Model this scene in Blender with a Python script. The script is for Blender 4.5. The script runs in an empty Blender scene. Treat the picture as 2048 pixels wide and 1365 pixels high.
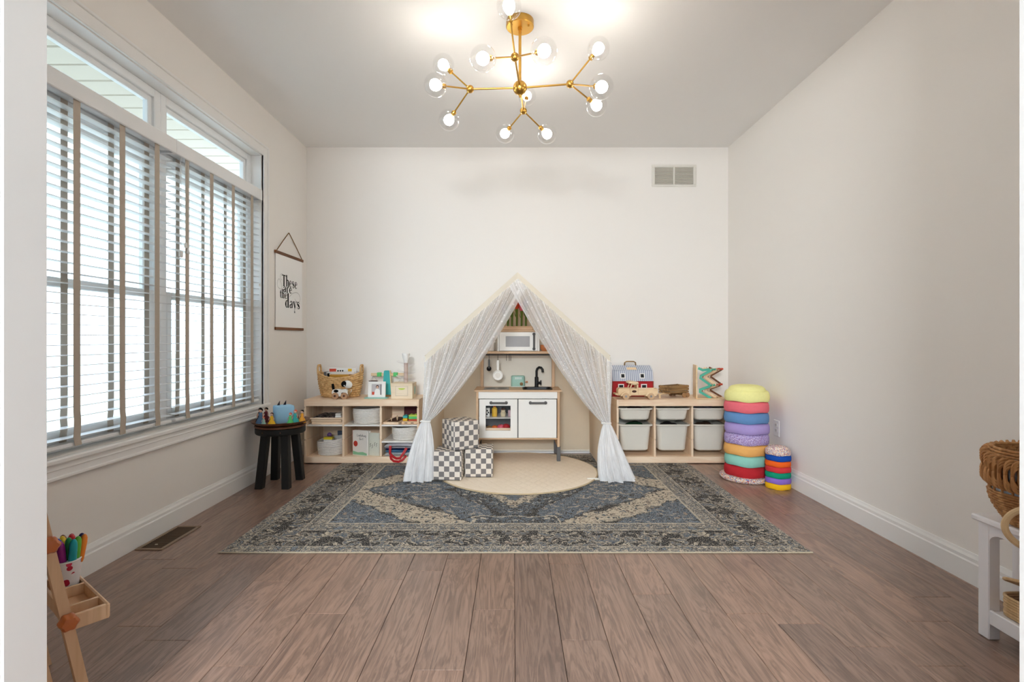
import bpy, bmesh, math, random
from mathutils import Vector, Matrix
random.seed(7)
PI = math.pi
scene = bpy.context.scene
COL = scene.collection

# ------------------------------------------------------------------ camera
H = 1.03                       # eye height
cam_d = bpy.data.cameras.new('camera'); cam = bpy.data.objects.new('camera', cam_d); COL.objects.link(cam)
cam_d.sensor_width = 36; cam_d.lens = 18.0
cam_d.shift_x = -3 / 2048; cam_d.shift_y = -5.5 / 2048
cam_d.clip_start = 0.02
cam.location = (0, 0, H); cam.rotation_euler = (PI / 2, 0, 0)
scene.camera = cam

# ------------------------------------------------------------------ daylight and exposure
world = bpy.data.worlds.new('overcast_sky'); scene.world = world; world.use_nodes = True
bg = world.node_tree.nodes['Background']
bg.inputs['Color'].default_value = (0.68, 0.85, 1.0, 1); bg.inputs['Strength'].default_value = 1.7
sun_d = bpy.data.lights.new('hazy_sun', 'SUN'); sun_d.energy = 0.6; sun_d.angle = math.radians(25); sun_d.color = (1, .95, .88)
sun = bpy.data.objects.new('hazy_sun', sun_d); COL.objects.link(sun); sun.rotation_euler = (math.radians(52), 0, math.radians(118))
scene.view_settings.view_transform = 'Standard'; scene.view_settings.look = 'None'
scene.view_settings.gamma = 1.0; scene.view_settings.use_curve_mapping = False
scene.view_settings.exposure = 1.57
BULB = 15.5                    # chandelier bulbs
HALL_FILL = 38.0                    # added fill lamp behind the camera, brightens the room from the front
try:
    scene.cycles.use_denoising = True
    scene.cycles.max_bounces = 8; scene.cycles.diffuse_bounces = 6; scene.cycles.glossy_bounces = 3; scene.cycles.transparent_max_bounces = 14; scene.cycles.use_light_tree = False
    scene.cycles.caustics_reflective = False; scene.cycles.caustics_refractive = False
    scene.cycles.sample_clamp_indirect = 6
except Exception: pass
def portal(loc, rot, sx, sy):
    d = bpy.data.lights.new('sky_portal', 'AREA'); d.shape = 'RECTANGLE'; d.size = sx; d.size_y = sy
    d.cycles.is_portal = True
    o = bpy.data.objects.new('sky_portal', d); COL.objects.link(o); o.location = loc; o.rotation_euler = rot
portal((-2.03, 2.81, 1.47), (0, -PI / 2, 0), 1.9, 2.0)      # the window
portal((0.0, -2.75, 1.3), (PI / 2, 0, 0), 1.5, 2.5)         # the unseen doors added behind the camera for fill daylight

# ------------------------------------------------------------------ helpers
def lin(c):
    return tuple((x / 255 / 12.92 if x / 255 <= .04045 else ((x / 255 + .055) / 1.055) ** 2.4) for x in c) + (1,)

class MB:
    def __init__(s): s.v = []; s.f = []; s.m = []; s.a = []; s.mi = 0
    def add(s, vs, fs, M=None, at=None):
        o = len(s.v)
        for p in vs:
            p = Vector(p)
            s.v.append(M @ p if M else p)
        s.a += at if at else [(0, 0)] * len(vs)
        for f in fs: s.f.append([o + i for i in f]); s.m.append(s.mi)
        return s
    def box(s, cx, cy, cz, sx, sy, sz, b=0, M=None):
        h = (sx / 2, sy / 2, sz / 2); c = (cx, cy, cz)
        S = [(x, y, z) for x in (-1, 1) for y in (-1, 1) for z in (-1, 1)]
        if b <= 0:
            vs = [[c[i] + q[i] * h[i] for i in range(3)] for q in S]
            return s.add(vs, [(0, 1, 3, 2), (4, 6, 7, 5), (0, 4, 5, 1), (2, 3, 7, 6), (0, 2, 6, 4), (1, 5, 7, 3)], M)
        b = min(b, min(h) * .98)
        vs = []; ix = {}
        for q in S:
            for a in range(3):
                ix[q, a] = len(vs)
                vs.append([c[i] + q[i] * (h[i] if i == a else h[i] - b) for i in range(3)])
        fs = []
        for a in range(3):
            o1, o2 = [i for i in range(3) if i != a]
            for sg in (-1, 1):
                ring = []
                for s1, s2 in ((-1, -1), (1, -1), (1, 1), (-1, 1)):
                    q = [0, 0, 0]; q[a] = sg; q[o1] = s1; q[o2] = s2; ring.append(ix[tuple(q), a])
                fs.append(ring)
            for s1 in (-1, 1):
                for s2 in (-1, 1):
                    q0 = [0, 0, 0]; q0[o1] = s1; q0[o2] = s2; q1 = q0[:]; q0[a] = -1; q1[a] = 1
                    q0 = tuple(q0); q1 = tuple(q1)
                    fs.append((ix[q0, o1], ix[q1, o1], ix[q1, o2], ix[q0, o2]))
        for q in S: fs.append((ix[q, 0], ix[q, 1], ix[q, 2]))
        return s.add(vs, fs, M)
    def bx(s, x0, x1, y0, y1, z0, z1, b=0, M=None):
        return s.box((x0 + x1) / 2, (y0 + y1) / 2, (z0 + z1) / 2, abs(x1 - x0), abs(y1 - y0), abs(z1 - z0), b, M)
    def lathe(s, prof, n=24, c=(0, 0, 0), M=None, wob=None):
        vs = []; fs = []
        for (r, z) in prof:
            for k in range(n):
                t = 2 * PI * k / n; dz = wob(t, r, z) if wob else 0
                vs.append((c[0] + r * math.cos(t), c[1] + r * math.sin(t), c[2] + z + dz))
        m = len(prof)
        for i in range(m - 1):
            for k in range(n):
                fs.append((i * n + k, i * n + (k + 1) % n, (i + 1) * n + (k + 1) % n, (i + 1) * n + k))
        if prof[0][0] > 1e-6: fs.append(list(range(n))[::-1])
        if prof[-1][0] > 1e-6: fs.append([(m - 1) * n + k for k in range(n)])
        return s.add(vs, fs, M)
    def sph(s, c, r, n=16, m=10, sc=(1, 1, 1), M=None):
        p = [(max(r * math.sin(PI * i / m), 1e-5), -r * math.cos(PI * i / m)) for i in range(m + 1)]
        T = Matrix.Translation(c) @ Matrix.Diagonal((*sc, 1))
        return s.lathe(p, n, (0, 0, 0), M @ T if M else T)
    def tube(s, pts, r, n=8, closed=False, flat=None, M=None):
        pts = [Vector(p) for p in pts]; L = len(pts)
        rs = r if isinstance(r, (list, tuple)) else [r] * L
        vs = []; up = None; fs = []
        for i, p in enumerate(pts):
            a = pts[i - 1] if (i or closed) else p; b = pts[(i + 1) % L] if (i < L - 1 or closed) else p
            t = (b - a).normalized()
            if up is None:
                up = Vector((0, 0, 1)) if abs(t.z) < .9 else Vector((0, 1, 0))
            x = t.cross(up)
            if x.length < 1e-5: x = t.orthogonal()
            x.normalize(); y = x.cross(t).normalized(); up = y
            for k in range(n):
                w = 2 * PI * k / n + PI / n
                vs.append(p + x * (rs[i] * math.cos(w)) + y * (rs[i] * math.sin(w) * (flat or 1)))
        for i in range(L if closed else L - 1):
            j = (i + 1) % L
            for k in range(n): fs.append((i * n + k, i * n + (k + 1) % n, j * n + (k + 1) % n, j * n + k))
        if not closed: fs.append(list(range(n))[::-1]); fs.append([(L - 1) * n + k for k in range(n)])
        return s.add(vs, fs, M)
    def cyl(s, p0, p1, r0, r1=None, n=16, M=None):
        return s.tube([p0, p1], [r0, r0 if r1 is None else r1], n, M=M)
    def bar(s, p0, p1, w, h, M=None, side=None):      # square bar between two points
        p0 = Vector(p0); p1 = Vector(p1); t = (p1 - p0).normalized()
        a = Vector(side) if side else (Vector((0, 0, 1)) if abs(t.z) < .9 else Vector((1, 0, 0)))
        x = (a - t * a.dot(t)).normalized(); y = t.cross(x)
        vs = []
        for p in (p0, p1):
            for i, j in ((-1, -1), (1, -1), (1, 1), (-1, 1)): vs.append(p + x * (w / 2 * i) + y * (h / 2 * j))
        return s.add(vs, [(3, 2, 1, 0), (4, 5, 6, 7), (0, 1, 5, 4), (1, 2, 6, 5), (2, 3, 7, 6), (3, 0, 4, 7)], M)
    def prism(s, poly, ax, h0, h1, M=None):
        n = len(poly); vs = []
        for h in (h0, h1):
            for p, q in poly: vs.append({'x': (h, p, q), 'y': (p, h, q), 'z': (p, q, h)}[ax])
        fs = [list(range(n))[::-1], [n + i for i in range(n)]] + [(i, (i + 1) % n, n + (i + 1) % n, n + i) for i in range(n)]
        return s.add(vs, fs, M)
    def loft(s, rings, cap0=True, cap1=True, M=None):
        n = len(rings[0]); vs = [p for r in rings for p in r]; fs = []
        for i in range(len(rings) - 1):
            for k in range(n): fs.append((i * n + k, i * n + (k + 1) % n, (i + 1) * n + (k + 1) % n, (i + 1) * n + k))
        if cap0: fs.append(list(range(n))[::-1])
        if cap1: fs.append([(len(rings) - 1) * n + k for k in range(n)])
        return s.add(vs, fs, M)
    def grid(s, fn, nu, nv, thick=0):
        vs = []; at = []; fs = []
        for j in range(nv + 1):
            for i in range(nu + 1):
                u, v = i / nu, j / nv; vs.append(fn(u, v)); at.append((u, v))
        w = nu + 1
        for j in range(nv):
            for i in range(nu): fs.append((j * w + i, j * w + i + 1, (j + 1) * w + i + 1, (j + 1) * w + i))
        return s.add(vs, fs, None, at)
    def mesh(s, name, mats, smooth=35, fix=True):
        me = bpy.data.meshes.new(name); me.from_pydata([tuple(p) for p in s.v], [], s.f); me.update()
        if fix:
            b = bmesh.new(); b.from_mesh(me); bmesh.ops.recalc_face_normals(b, faces=b.faces); b.to_mesh(me); b.free()
        for m in (mats if isinstance(mats, (list, tuple)) else [mats]): me.materials.append(m)
        if any(s.m): me.polygons.foreach_set('material_index', s.m)
        if any(a != (0, 0) for a in s.a):
            for k, nm in ((0, 'pu'), (1, 'pv')):
                me.attributes.new(nm, 'FLOAT', 'POINT').data.foreach_set('value', [a[k] for a in s.a])
        if smooth:
            me.polygons.foreach_set('use_smooth', [True] * len(me.polygons))
            me.set_sharp_from_angle(angle=math.radians(smooth))
        me.update(); return me
    def build(s, name, mats, parent=None, loc=None, rot=None, smooth=35, fix=True):
        return link(name, s.mesh(name, mats, smooth, fix), parent, loc, rot)

def link(name, me, parent=None, loc=None, rot=None):
    o = bpy.data.objects.new(name, me); COL.objects.link(o)
    if parent: o.parent = parent
    if loc: o.location = loc
    if rot: o.rotation_euler = rot
    return o
def tag(o, label, cat, group=None):
    o['label'] = label; o['category'] = cat
    if group: o['group'] = group
    return o
def struct(o, label=None):
    o['kind'] = 'structure'
    if label: o['label'] = label
    return o
def thing(name, label, cat, loc=(0, 0, 0), rz=0, group=None):
    o = bpy.data.objects.new(name, None); COL.objects.link(o); o.empty_display_size = .05
    o.location = loc; o.rotation_euler = (0, 0, rz)
    return tag(o, label, cat, group)
def B(): return MB()
def rrect(w, d, r, z, n=5, cx=0, cy=0):
    p = []
    for qx, qy, a0 in ((1, 1, 0), (-1, 1, 90), (-1, -1, 180), (1, -1, 270)):
        for k in range(n + 1):
            a = math.radians(a0 + 90 * k / n)
            p.append((cx + qx * (w / 2 - r) + r * math.cos(a), cy + qy * (d / 2 - r) + r * math.sin(a), z))
    return p
def oval(rx, ry, z, n=40, f=None):
    return [(rx * math.cos(2 * PI * k / n), ry * math.sin(2 * PI * k / n), z + (f(2 * PI * k / n) if f else 0)) for k in range(n)]
def px(x, y, Y):                # a point of the room at depth Y
    return Vector(((x - 1027) / 1024 * Y, Y, H - (y - 677) / 1024 * Y))

# ------------------------------------------------------------------ materials
class G:
    """small builder for node graphs"""
    def __init__(s, name, rough=.6, spec=.3, metal=0):
        s.mat = bpy.data.materials.new(name); s.mat.use_nodes = True
        s.n = s.mat.node_tree.nodes; s.l = s.mat.node_tree.links
        s.p = s.n['Principled BSDF']; s.out = s.n['Material Output']
        s.p.inputs['Roughness'].default_value = rough; s.p.inputs['Metallic'].default_value = metal
        s.p.inputs['Specular IOR Level'].default_value = spec
    def put(s, sock, v):
        if hasattr(v, 'is_output'): s.l.new(v, sock)
        else: sock.default_value = v
    def node(s, t, ins=None, **kw):
        n = s.n.new(t)
        for k, v in kw.items(): setattr(n, k, v)
        for k, v in (ins or {}).items(): s.put(n.inputs[k], v)
        return n
    def m(s, op, a, b=0.0, c=0.0, clamp=False):
        n = s.n.new('ShaderNodeMath'); n.operation = op; n.use_clamp = clamp
        for i, v in enumerate((a, b, c)): s.put(n.inputs[i], v)
        return n.outputs[0]
    def coord(s, which='Object', scale=(1, 1, 1), loc=(0, 0, 0)):
        if which == 'Position': o = s.node('ShaderNodeNewGeometry').outputs['Position']
        else: o = s.node('ShaderNodeTexCoord').outputs[which]
        n = s.node('ShaderNodeMapping', {'Vector': o}); n.inputs['Scale'].default_value = scale; n.inputs['Location'].default_value = loc
        return n.outputs[0]
    def noise(s, vec, scale, detail=3, rough=.55, dist=0):
        n = s.node('ShaderNodeTexNoise', {'Vector': vec, 'Scale': scale, 'Detail': detail, 'Roughness': rough, 'Distortion': dist}); return n.outputs[0]
    def vor(s, vec, scale, out='Distance', feature='F1'):
        n = s.node('ShaderNodeTexVoronoi', {'Vector': vec, 'Scale': scale}, feature=feature); return n.outputs[out]
    def ramp(s, fac, stops, interp='LINEAR'):
        n = s.node('ShaderNodeValToRGB', {'Fac': fac}); r = n.color_ramp; r.interpolation = interp
        while len(r.elements) < len(stops): r.elements.new(.5)
        for e, (p, c) in zip(r.elements, stops): e.position = p; e.color = c if len(c) == 4 else lin(c)
        return n.outputs[0]
    def mix(s, fac, a, b, mode='MIX'):
        n = s.node('ShaderNodeMix', data_type='RGBA', blend_type=mode)
        s.put(n.inputs[0], fac); s.put(n.inputs[6], a); s.put(n.inputs[7], b); return n.outputs[2]
    def step(s, v, lo, hi):
        n = s.node('ShaderNodeMapRange', {'Value': v, 'From Min': lo, 'From Max': hi}); n.clamp = True; return n.outputs[0]
    def sep(s, vec):
        n = s.node('ShaderNodeSeparateXYZ', {'Vector': vec}); return n.outputs[0], n.outputs[1], n.outputs[2]
    def comb(s, x, y, z):
        return s.node('ShaderNodeCombineXYZ', {'X': x, 'Y': y, 'Z': z}).outputs[0]
    def color(s, v): s.put(s.p.inputs['Base Color'], v); return s
    def bump(s, h, strength=.3, dist=.002):
        n = s.node('ShaderNodeBump', {'Height': h, 'Strength': strength, 'Distance': dist}); s.l.new(n.outputs[0], s.p.inputs['Normal']); return s

def plain(name, c, rough=.55, spec=.3, metal=0, var=.06, scale=6, bump=0, bscale=200, coord='Object'):
    g = G(name, rough, spec, metal); co = g.coord(coord)
    n = g.noise(co, scale, 3)
    a = lin(c); d = tuple(x * (1 - var) for x in a[:3]) + (1,)
    g.color(g.mix(n, d, a))
    if bump: g.bump(g.noise(co, bscale, 2), bump)
    return g.mat
def woodmat(name, a, b, axis=0, rough=.5, rings=9, coord='Object'):
    sc = [1.0, 1.0, 1.0]; sc = [14 if i != axis else 1.1 for i in range(3)]
    g = G(name, rough, .3); co = g.coord(coord, sc)
    n1 = g.noise(co, .9, 4, .6, .6); w = g.m('SINE', g.m('MULTIPLY', n1, rings * 3.0)); w = g.m('MULTIPLY_ADD', w, .5, .5)
    n2 = g.noise(co, 6, 3)
    f = g.m('MULTIPLY_ADD', n2, .45, g.m('MULTIPLY', w, .5), clamp=True)
    g.color(g.ramp(f, [(0.1, a), (.9, b)])); g.bump(n2, .08, .001)
    return g.mat
def sheet(name, c, trans=.35, var=.05):     # cloth that lets some light through
    g = G(name, .9, .1); co = g.coord('Object'); n = g.noise(co, 9, 3); a = lin(c)
    colr = g.mix(n, tuple(x * (1 - var) for x in a[:3]) + (1,), a)
    g.color(colr)
    t = g.node('ShaderNodeBsdfTranslucent', {'Color': colr}); mx = g.node('ShaderNodeMixShader', {0: trans})
    g.l.new(g.p.outputs[0], mx.inputs[1]); g.l.new(t.outputs[0], mx.inputs[2]); g.l.new(mx.outputs[0], g.out.inputs[0])
    return g.mat
def glassmat(name, tint=(1, 1, 1), gloss=1.0, rough=.02):   # thin clear pane
    g = G(name); tr = g.node('ShaderNodeBsdfTransparent', {'Color': (*tint, 1)})
    gl = g.node('ShaderNodeBsdfGlossy', {'Color': (1, 1, 1, 1), 'Roughness': rough})
    fr = g.node('ShaderNodeFresnel', {'IOR': 1.45}); mx = g.node('ShaderNodeMixShader')
    bf = g.node('ShaderNodeNewGeometry').outputs['Backfacing']; g.l.new(g.m('MULTIPLY', g.m('MULTIPLY', fr.outputs[0], gloss), g.m('SUBTRACT', 1.0, bf), clamp=True), mx.inputs[0])
    g.l.new(tr.outputs[0], mx.inputs[1]); g.l.new(gl.outputs[0], mx.inputs[2]); g.l.new(mx.outputs[0], g.out.inputs[0])
    return g.mat

M = {}
def walls():
    for nm, c in (('wall', (243, 239, 234)), ('ceil', (242, 241, 240))):
        g = G(nm, .8, .15); co = g.coord('Position'); n = g.noise(co, 1.2, 2); a = lin(c)
        g.color(g.mix(n, tuple(x * .985 for x in a[:3]) + (1,), a)); g.bump(g.noise(co, 260, 2), .04, .001); M[nm] = g.mat
walls()
M['hallwall'] = plain('hallwall', (132, 136, 138), .8, .15, coord='Position')
M['trim'] = plain('trim', (243, 242, 240), .35, .4, var=.015, scale=2)
M['blind'] = plain('blind', (240, 241, 242), .35, .4, var=.02, scale=5)
M['tape'] = plain('tape', (196, 184, 170), .9, .1, var=.12, scale=40, bump=.3, bscale=300)
M['pane'] = glassmat('pane', (.97, .99, 1), .9)
M['vinyl'] = plain('vinyl', (244, 246, 247), .3, .4, var=.01)
M['brass'] = plain('brass', (206, 160, 78), .28, .5, 1.0, var=.08, scale=12)
M['globe'] = glassmat('globe', (.96, .96, .96), 2.2, .02)
M['pine'] = woodmat('pine', (238, 206, 174), (253, 232, 206), 0, .5)
M['pine_up'] = woodmat('pine_up', (236, 204, 172), (251, 230, 204), 2, .5)
M['pine_y'] = woodmat('pine_y', (236, 204, 172), (251, 230, 204), 1, .5)
M['oak'] = woodmat('oak', (196, 160, 126), (222, 190, 156), 0, .5)
M['oak_up'] = woodmat('oak_up', (196, 160, 126), (222, 190, 156), 2, .5)
M['toywood'] = woodmat('toywood', (226, 194, 152), (244, 218, 180), 0, .45)
M['oldwood'] = woodmat('oldwood', (112, 84, 52), (176, 142, 96), 0, .6)
M['walnut'] = woodmat('walnut', (76, 44, 30), (122, 78, 52), 0, .4)
M['barwood'] = woodmat('barwood', (96, 56, 28), (140, 88, 46), 1, .5)
M['white'] = plain('white', (242, 240, 236), .4, .35, var=.02)
M['offwhite'] = plain('offwhite', (228, 224, 216), .45, .3, var=.03)
M['binplastic'] = plain('binplastic', (226, 222, 212), .35, .35, var=.02)
M['grey'] = plain('grey', (98, 97, 98), .5, .3, var=.06)
M['black'] = plain('black', (26, 25, 26), .45, .35, var=.15, scale=18)
M['ebony'] = plain('ebony', (22, 20, 19), .5, .35, var=.3, scale=14)
M['steel'] = plain('steel', (190, 190, 192), .3, .5, .9, var=.05)
M['red'] = plain('red', (180, 28, 34), .5, .3, var=.08)
M['mint'] = plain('mint', (160, 200, 186), .45, .3)
M['teal'] = plain('teal', (66, 178, 176), .5, .3)
M['jade'] = plain('jade', (84, 184, 158), .5, .3)
M['green'] = plain('green', (92, 200, 116), .5, .3)
M['lime'] = plain('lime', (196, 216, 92), .5, .3)
M['yellow'] = plain('yellow', (240, 190, 40), .5, .3)
M['orange'] = plain('orange', (226, 110, 40), .5, .3)
M['coral'] = plain('coral', (206, 78, 52), .5, .3)
M['pink'] = plain('pink', (222, 96, 116), .5, .3)
M['stem'] = plain('stem', (92, 112, 34), .55, .3, var=.3, scale=30)
M['purple'] = plain('purple', (120, 88, 150), .55, .3)
M['skyblue'] = plain('skyblue', (164, 208, 236), .7, .2, bump=.15)
M['navy'] = plain('navy', (28, 52, 128), .5, .3)
M['beigecloth'] = sheet('beigecloth', (246, 232, 210), .4)
M['hem'] = sheet('hem', (240, 232, 216), .25)
M['cord'] = plain('cord', (142, 110, 70), .9, .1, var=.3, scale=60, bump=.4)
M['paper'] = plain('paper', (252, 251, 250), .85, .1, var=.02)
M['ink'] = plain('ink', (20, 19, 19), .8, .1)
M['brown'] = plain('brown', (78, 46, 34), .5, .3)
M['skin'] = plain('skin', (222, 180, 156), .7, .2)
M['tan'] = plain('tan', (206, 130, 82), .4, .4)
M['putty'] = plain('putty', (222, 214, 200), .5, .3)

g = G('floorplank', .36, .7)
oi = g.node('ShaderNodeObjectInfo').outputs['Random']
pos = g.coord('Position'); x, y, z = g.sep(pos)
vec = g.comb(g.m('MULTIPLY_ADD', oi, 37.0, g.m('MULTIPLY', x, 9)), g.m('MULTIPLY_ADD', y, 1.0, g.m('MULTIPLY', oi, 91.0)), oi)
n1 = g.noise(vec, 1.6, 5, .6, 1.2); n2 = g.noise(g.comb(g.m('MULTIPLY_ADD', oi, 37.0, g.m('MULTIPLY', x, 70)), g.m('MULTIPLY', y, 3.5), oi), 1.5, 4, .65)
grain = g.m('MULTIPLY_ADD', g.m('SINE', g.m('MULTIPLY', n1, 42.0)), .5, .5)
f = g.m('ADD', g.m('MULTIPLY', n2, .62), g.m('MULTIPLY', grain, .22))
c1 = g.ramp(f, [(.15, (96, 74, 64)), (.45, (150, 122, 107)), (.8, (186, 155, 138))])
tone = g.ramp(oi, [(0, (216, 212, 210)), (.5, (238, 233, 228)), (1, (255, 247, 240))])
c2 = g.mix(1.0, c1, tone, 'MULTIPLY')
kn = g.step(g.noise(g.comb(g.m('MULTIPLY_ADD', oi, 13.0, g.m('MULTIPLY', x, 5)), g.m('MULTIPLY_ADD', y, 2.2, g.m('MULTIPLY', oi, 50.0)), oi), 1.3, 2), .66, .76)
kn = g.m('MULTIPLY', kn, g.step(n2, .35, .65))
c3 = g.mix(g.m('MULTIPLY', kn, .62), c2, lin((58, 48, 40)))
g.p.inputs['Coat Weight'].default_value = .4; g.p.inputs['Coat Roughness'].default_value = .28
g.color(c3); g.bump(g.m('ADD', n2, g.m('MULTIPLY', grain, .35)), .35, .0012)
g.put(g.p.inputs['Roughness'], g.m('MULTIPLY_ADD', n2, .22, .24)); M['plank'] = g.mat
M['subfloor'] = plain('subfloor', (34, 26, 22), .8, .1)

# ================================================================== THE ROOM
XL, XR, YB, ZC = -1.862, 1.930, 4.606, 2.748
YF0, YF1 = 0.93, 1.05           # wall with the cased opening
OX0, OX1, OZ = -0.976, 1.058, 2.42
WY0, WY1, WZ0, WZ1 = 1.83, 3.79, 0.545, 2.39
TW = .14

floor = struct(B().bx(-2.7, 2.7, -2.9, YB + .12, -.12, -.006).build('floor', M['subfloor'], smooth=0))
joints = {-1: [1.942], 1: [1.746, 2.339], -2: [1.588], -4: [2.184], -5: [1.914], 3: [2.06], 5: [1.912], 0: [1.15], 2: [1.30], 4: [1.42], -3: [1.2]}
PW = .158
for k in range(-13, 14):
    x0 = .005 + k * PW; x1 = x0 + PW
    x0 = max(x0, XL + .002); x1 = min(x1, XR - .002)
    if x1 - x0 < .02: continue
    js = joints.get(k)
    if js is None:
        rr = random.Random(k * 13 + 5); js = [1.3 + rr.random() * 1.1]
    js = sorted(js); ys = list(js); rr = random.Random(k + 100)
    while ys[0] > -1.0: ys.insert(0, ys[0] - (.75 + rr.random() * .85))
    while ys[-1] < YB: ys.append(ys[-1] + .75 + rr.random() * .85)
    for y0, y1 in zip(ys, ys[1:]):
        a, b = max(y0, -1.15), min(y1, YB - .002)
        if b - a < .03: continue
        L = b - a
        B().box(0, L / 2, -.003, x1 - x0 - .0015, L - .0015, .006, .0012).build('floor_plank', M['plank'], floor, ((x0 + x1) / 2, a, 0), smooth=0)

struct(B().bx(XL - TW, XR + .12, YF0, YB + .12, ZC, ZC + .1).build('ceiling', M['ceil'], smooth=0))
struct(B().bx(XL - TW, XR + .12, YB, YB + .12, 0, ZC).build('wall_back', M['wall'], smooth=0))
struct(B().bx(XR, XR + .12, YF0, YB, 0, ZC).build('wall_right', M['wall'], smooth=0))
b = B()
b.bx(XL - TW, XL, YF0, WY0, 0, ZC); b.bx(XL - TW, XL, WY1, YB, 0, ZC)
b.bx(XL - TW, XL, WY0, WY1, 0, WZ0); b.bx(XL - TW, XL, WY0, WY1, WZ1, ZC)
struct(b.build('wall_left', M['wall'], smooth=0))
b = B(); b.bx(XL, OX0 - .02, YF0, YF1, 0, ZC); b.bx(OX1 + .02, XR, YF0, YF1, 0, ZC); b.bx(OX0 - .02, OX1 + .02, YF0, YF1, OZ + .02, ZC)
struct(b.build('wall_front', M['wall'], smooth=0))
# the hall the camera stands in, with glazed doors added at its far end to let in fill daylight
struct(B().bx(-2.6, 2.6, -2.7, YF0, ZC, ZC + .1).build('ceiling_hall', M['hallwall'], smooth=0))
struct(B().bx(-2.6, -2.48, -2.7, YF0, 0, ZC).build('wall_hall_left', M['hallwall'], smooth=0))
struct(B().bx(2.48, 2.6, -2.7, YF0, 0, ZC).build('wall_hall_right', M['hallwall'], smooth=0))
b = B(); b.bx(-2.48, XL, YF0, YF1, 0, ZC); b.bx(XR, 2.48, YF0, YF1, 0, ZC); struct(b.build('wall_hall_front', M['hallwall'], smooth=0))
b = B(); b.bx(-2.48, -.75, -2.7, -2.6, 0, ZC); b.bx(.75, 2.48, -2.7, -2.6, 0, ZC); b.bx(-.75, .75, -2.7, -2.6, 2.6, ZC); struct(b.build('wall_hall_back', M['hallwall'], smooth=0))
b = B()
for xx in (-.75, -.04, .67): b.bx(xx, xx + .08, -2.68, -2.62, 0, 2.6)
b.bx(-.75, .75, -2.68, -2.62, 2.52, 2.6); b.bx(-.75, .75, -2.68, -2.62, 0, .08)
dd = struct(b.build('door_1', M['trim'], smooth=0), 'white framed patio doors added unseen at the hall end for fill daylight')
for xx in (-.67, .04): B().bx(xx, xx + .63, -2.652, -2.648, .08, 2.52).build('pane', M['pane'], dd, smooth=0)
struct(B().bx(-8, 8, -14, -2.9, -.2, -.1).build('patio', plain('patio', (200, 196, 190), .8, .2, coord='Position'), smooth=0), 'pale patio behind the house')
gl_ = G('fill_glow'); em = gl_.node('ShaderNodeEmission', {'Color': (.90, .945, .97, 1), 'Strength': HALL_FILL}); gl_.l.new(em.outputs[0], gl_.out.inputs[0])
pl = thing('hall_fill_lamp', 'added unseen drum fill lamp lighting the room from the hall', 'lamp', (-0.5, -2.1, ZC))  # invented lamp out of view, put in as soft front fill
B().lathe([(.001, -.02), (.07, -.02), (.07, 0), (.001, 0)], 24).build('fill_lamp_rose', M['trim'], pl)
B().cyl((0, 0, -.02), (0, 0, -.5), .004, n=8).build('fill_lamp_cable', M['trim'], pl)
B().lathe([(.001, -.88), (.42, -.88), (.45, -.86), (.45, -.52), (.42, -.5), (.001, -.5)], 40).build('fill_drum', gl_.mat, pl)
# cased opening: jamb lining with a stepped edge
b = B()
for xs, sg in ((OX0, -1), (OX1, 1)):
    b.bx(xs, xs + sg * .02, YF0 - .018, YF1 + .018, 0, OZ, .002)
    b.bx(xs + sg * .012, xs + sg * .095, YF1, YF1 + .014, 0, OZ + .09, .003)
    b.bx(xs + sg * .012, xs + sg * .095, YF0 - .014, YF0, 0, OZ + .09, .003)
    b.bx(xs - sg * .004, xs, YF0 + .045, YF1 + .018, 0, OZ, .0015)
b.bx(OX0 - .02, OX1 + .02, YF0 - .018, YF1 + .018, OZ, OZ + .02)
b.bx(OX0 - .09, OX1 + .09, YF1, YF1 + .014, OZ + .015, OZ + .1)
struct(b.build('trim_1', M['trim'], smooth=0), 'white casing of the wide opening the room is seen through')

def baseboard(name, ax, p, sg, h0, h1):      # moulded profile run along a wall
    pr = [(0, 0), (.016, 0), (.016, .088), (.012, .094), (.012, .108), (.007, .118), (.004, .128), (0, .128)]
    struct(B().prism([(p + sg * a, z) for a, z in pr], ax, h0, h1).build(name, M['trim'], smooth=0))
baseboard('baseboard_left', 'y', XL, 1, YF1, YB - .016)
baseboard('baseboard_right', 'y', XR, -1, YF1, YB - .016)
pr = [(0, 0), (.016, 0), (.016, .088), (.012, .094), (.012, .108), (.007, .118), (.004, .128), (0, .128)]
struct(B().prism([(YB - a, z) for a, z in pr], 'x', XL + .0, XR - .0).build('baseboard_back', M['trim'], smooth=0))

# ------------------------------------------------------------------ window
b = B()
cw = .072
def casing(b, y0, y1, z0, z1):
    b.bx(XL, XL + .014, y0, y1, z0, z1, .003)
for y0, y1 in ((WY0 - cw, WY0 + .004), (WY1 - .004, WY1 + cw)):
    casing(b, y0, y1, WZ0 - .02, WZ1 + cw)
    yo = y0 if y0 < 2 else y1 - .016
    b.bx(XL, XL + .022, yo, yo + .016, WZ0 - .02, WZ1 + cw, .003)
    yi = y1 - .012 if y0 < 2 else y0
    b.bx(XL, XL + .018, yi, yi + .012, WZ0 - .02, WZ1, .003)
casing(b, WY0, WY1, WZ1 - .004, WZ1 + cw)
b.bx(XL, XL + .022, WY0 - cw, WY1 + cw, WZ1 + cw - .016, WZ1 + cw, .003)
b.bx(XL, XL + .018, WY0, WY1, WZ1 - .006, WZ1 + .008, .003)
struct(b.build('trim_2', M['trim'], smooth=0), 'white moulded casing around the window')
b = B(); b.bx(XL - .1, XL + .03, WY0 - cw - .01, WY1 + cw + .01, WZ0 - .026, WZ0 - .001, .006)
b.bx(XL, XL + .014, WY0 - cw, WY1 + cw, WZ0 - .092, WZ0 - .026, .003)
b.bx(XL, XL + .020, WY0 - cw, WY1 + cw, WZ0 - .092, WZ0 - .076, .004)
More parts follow.
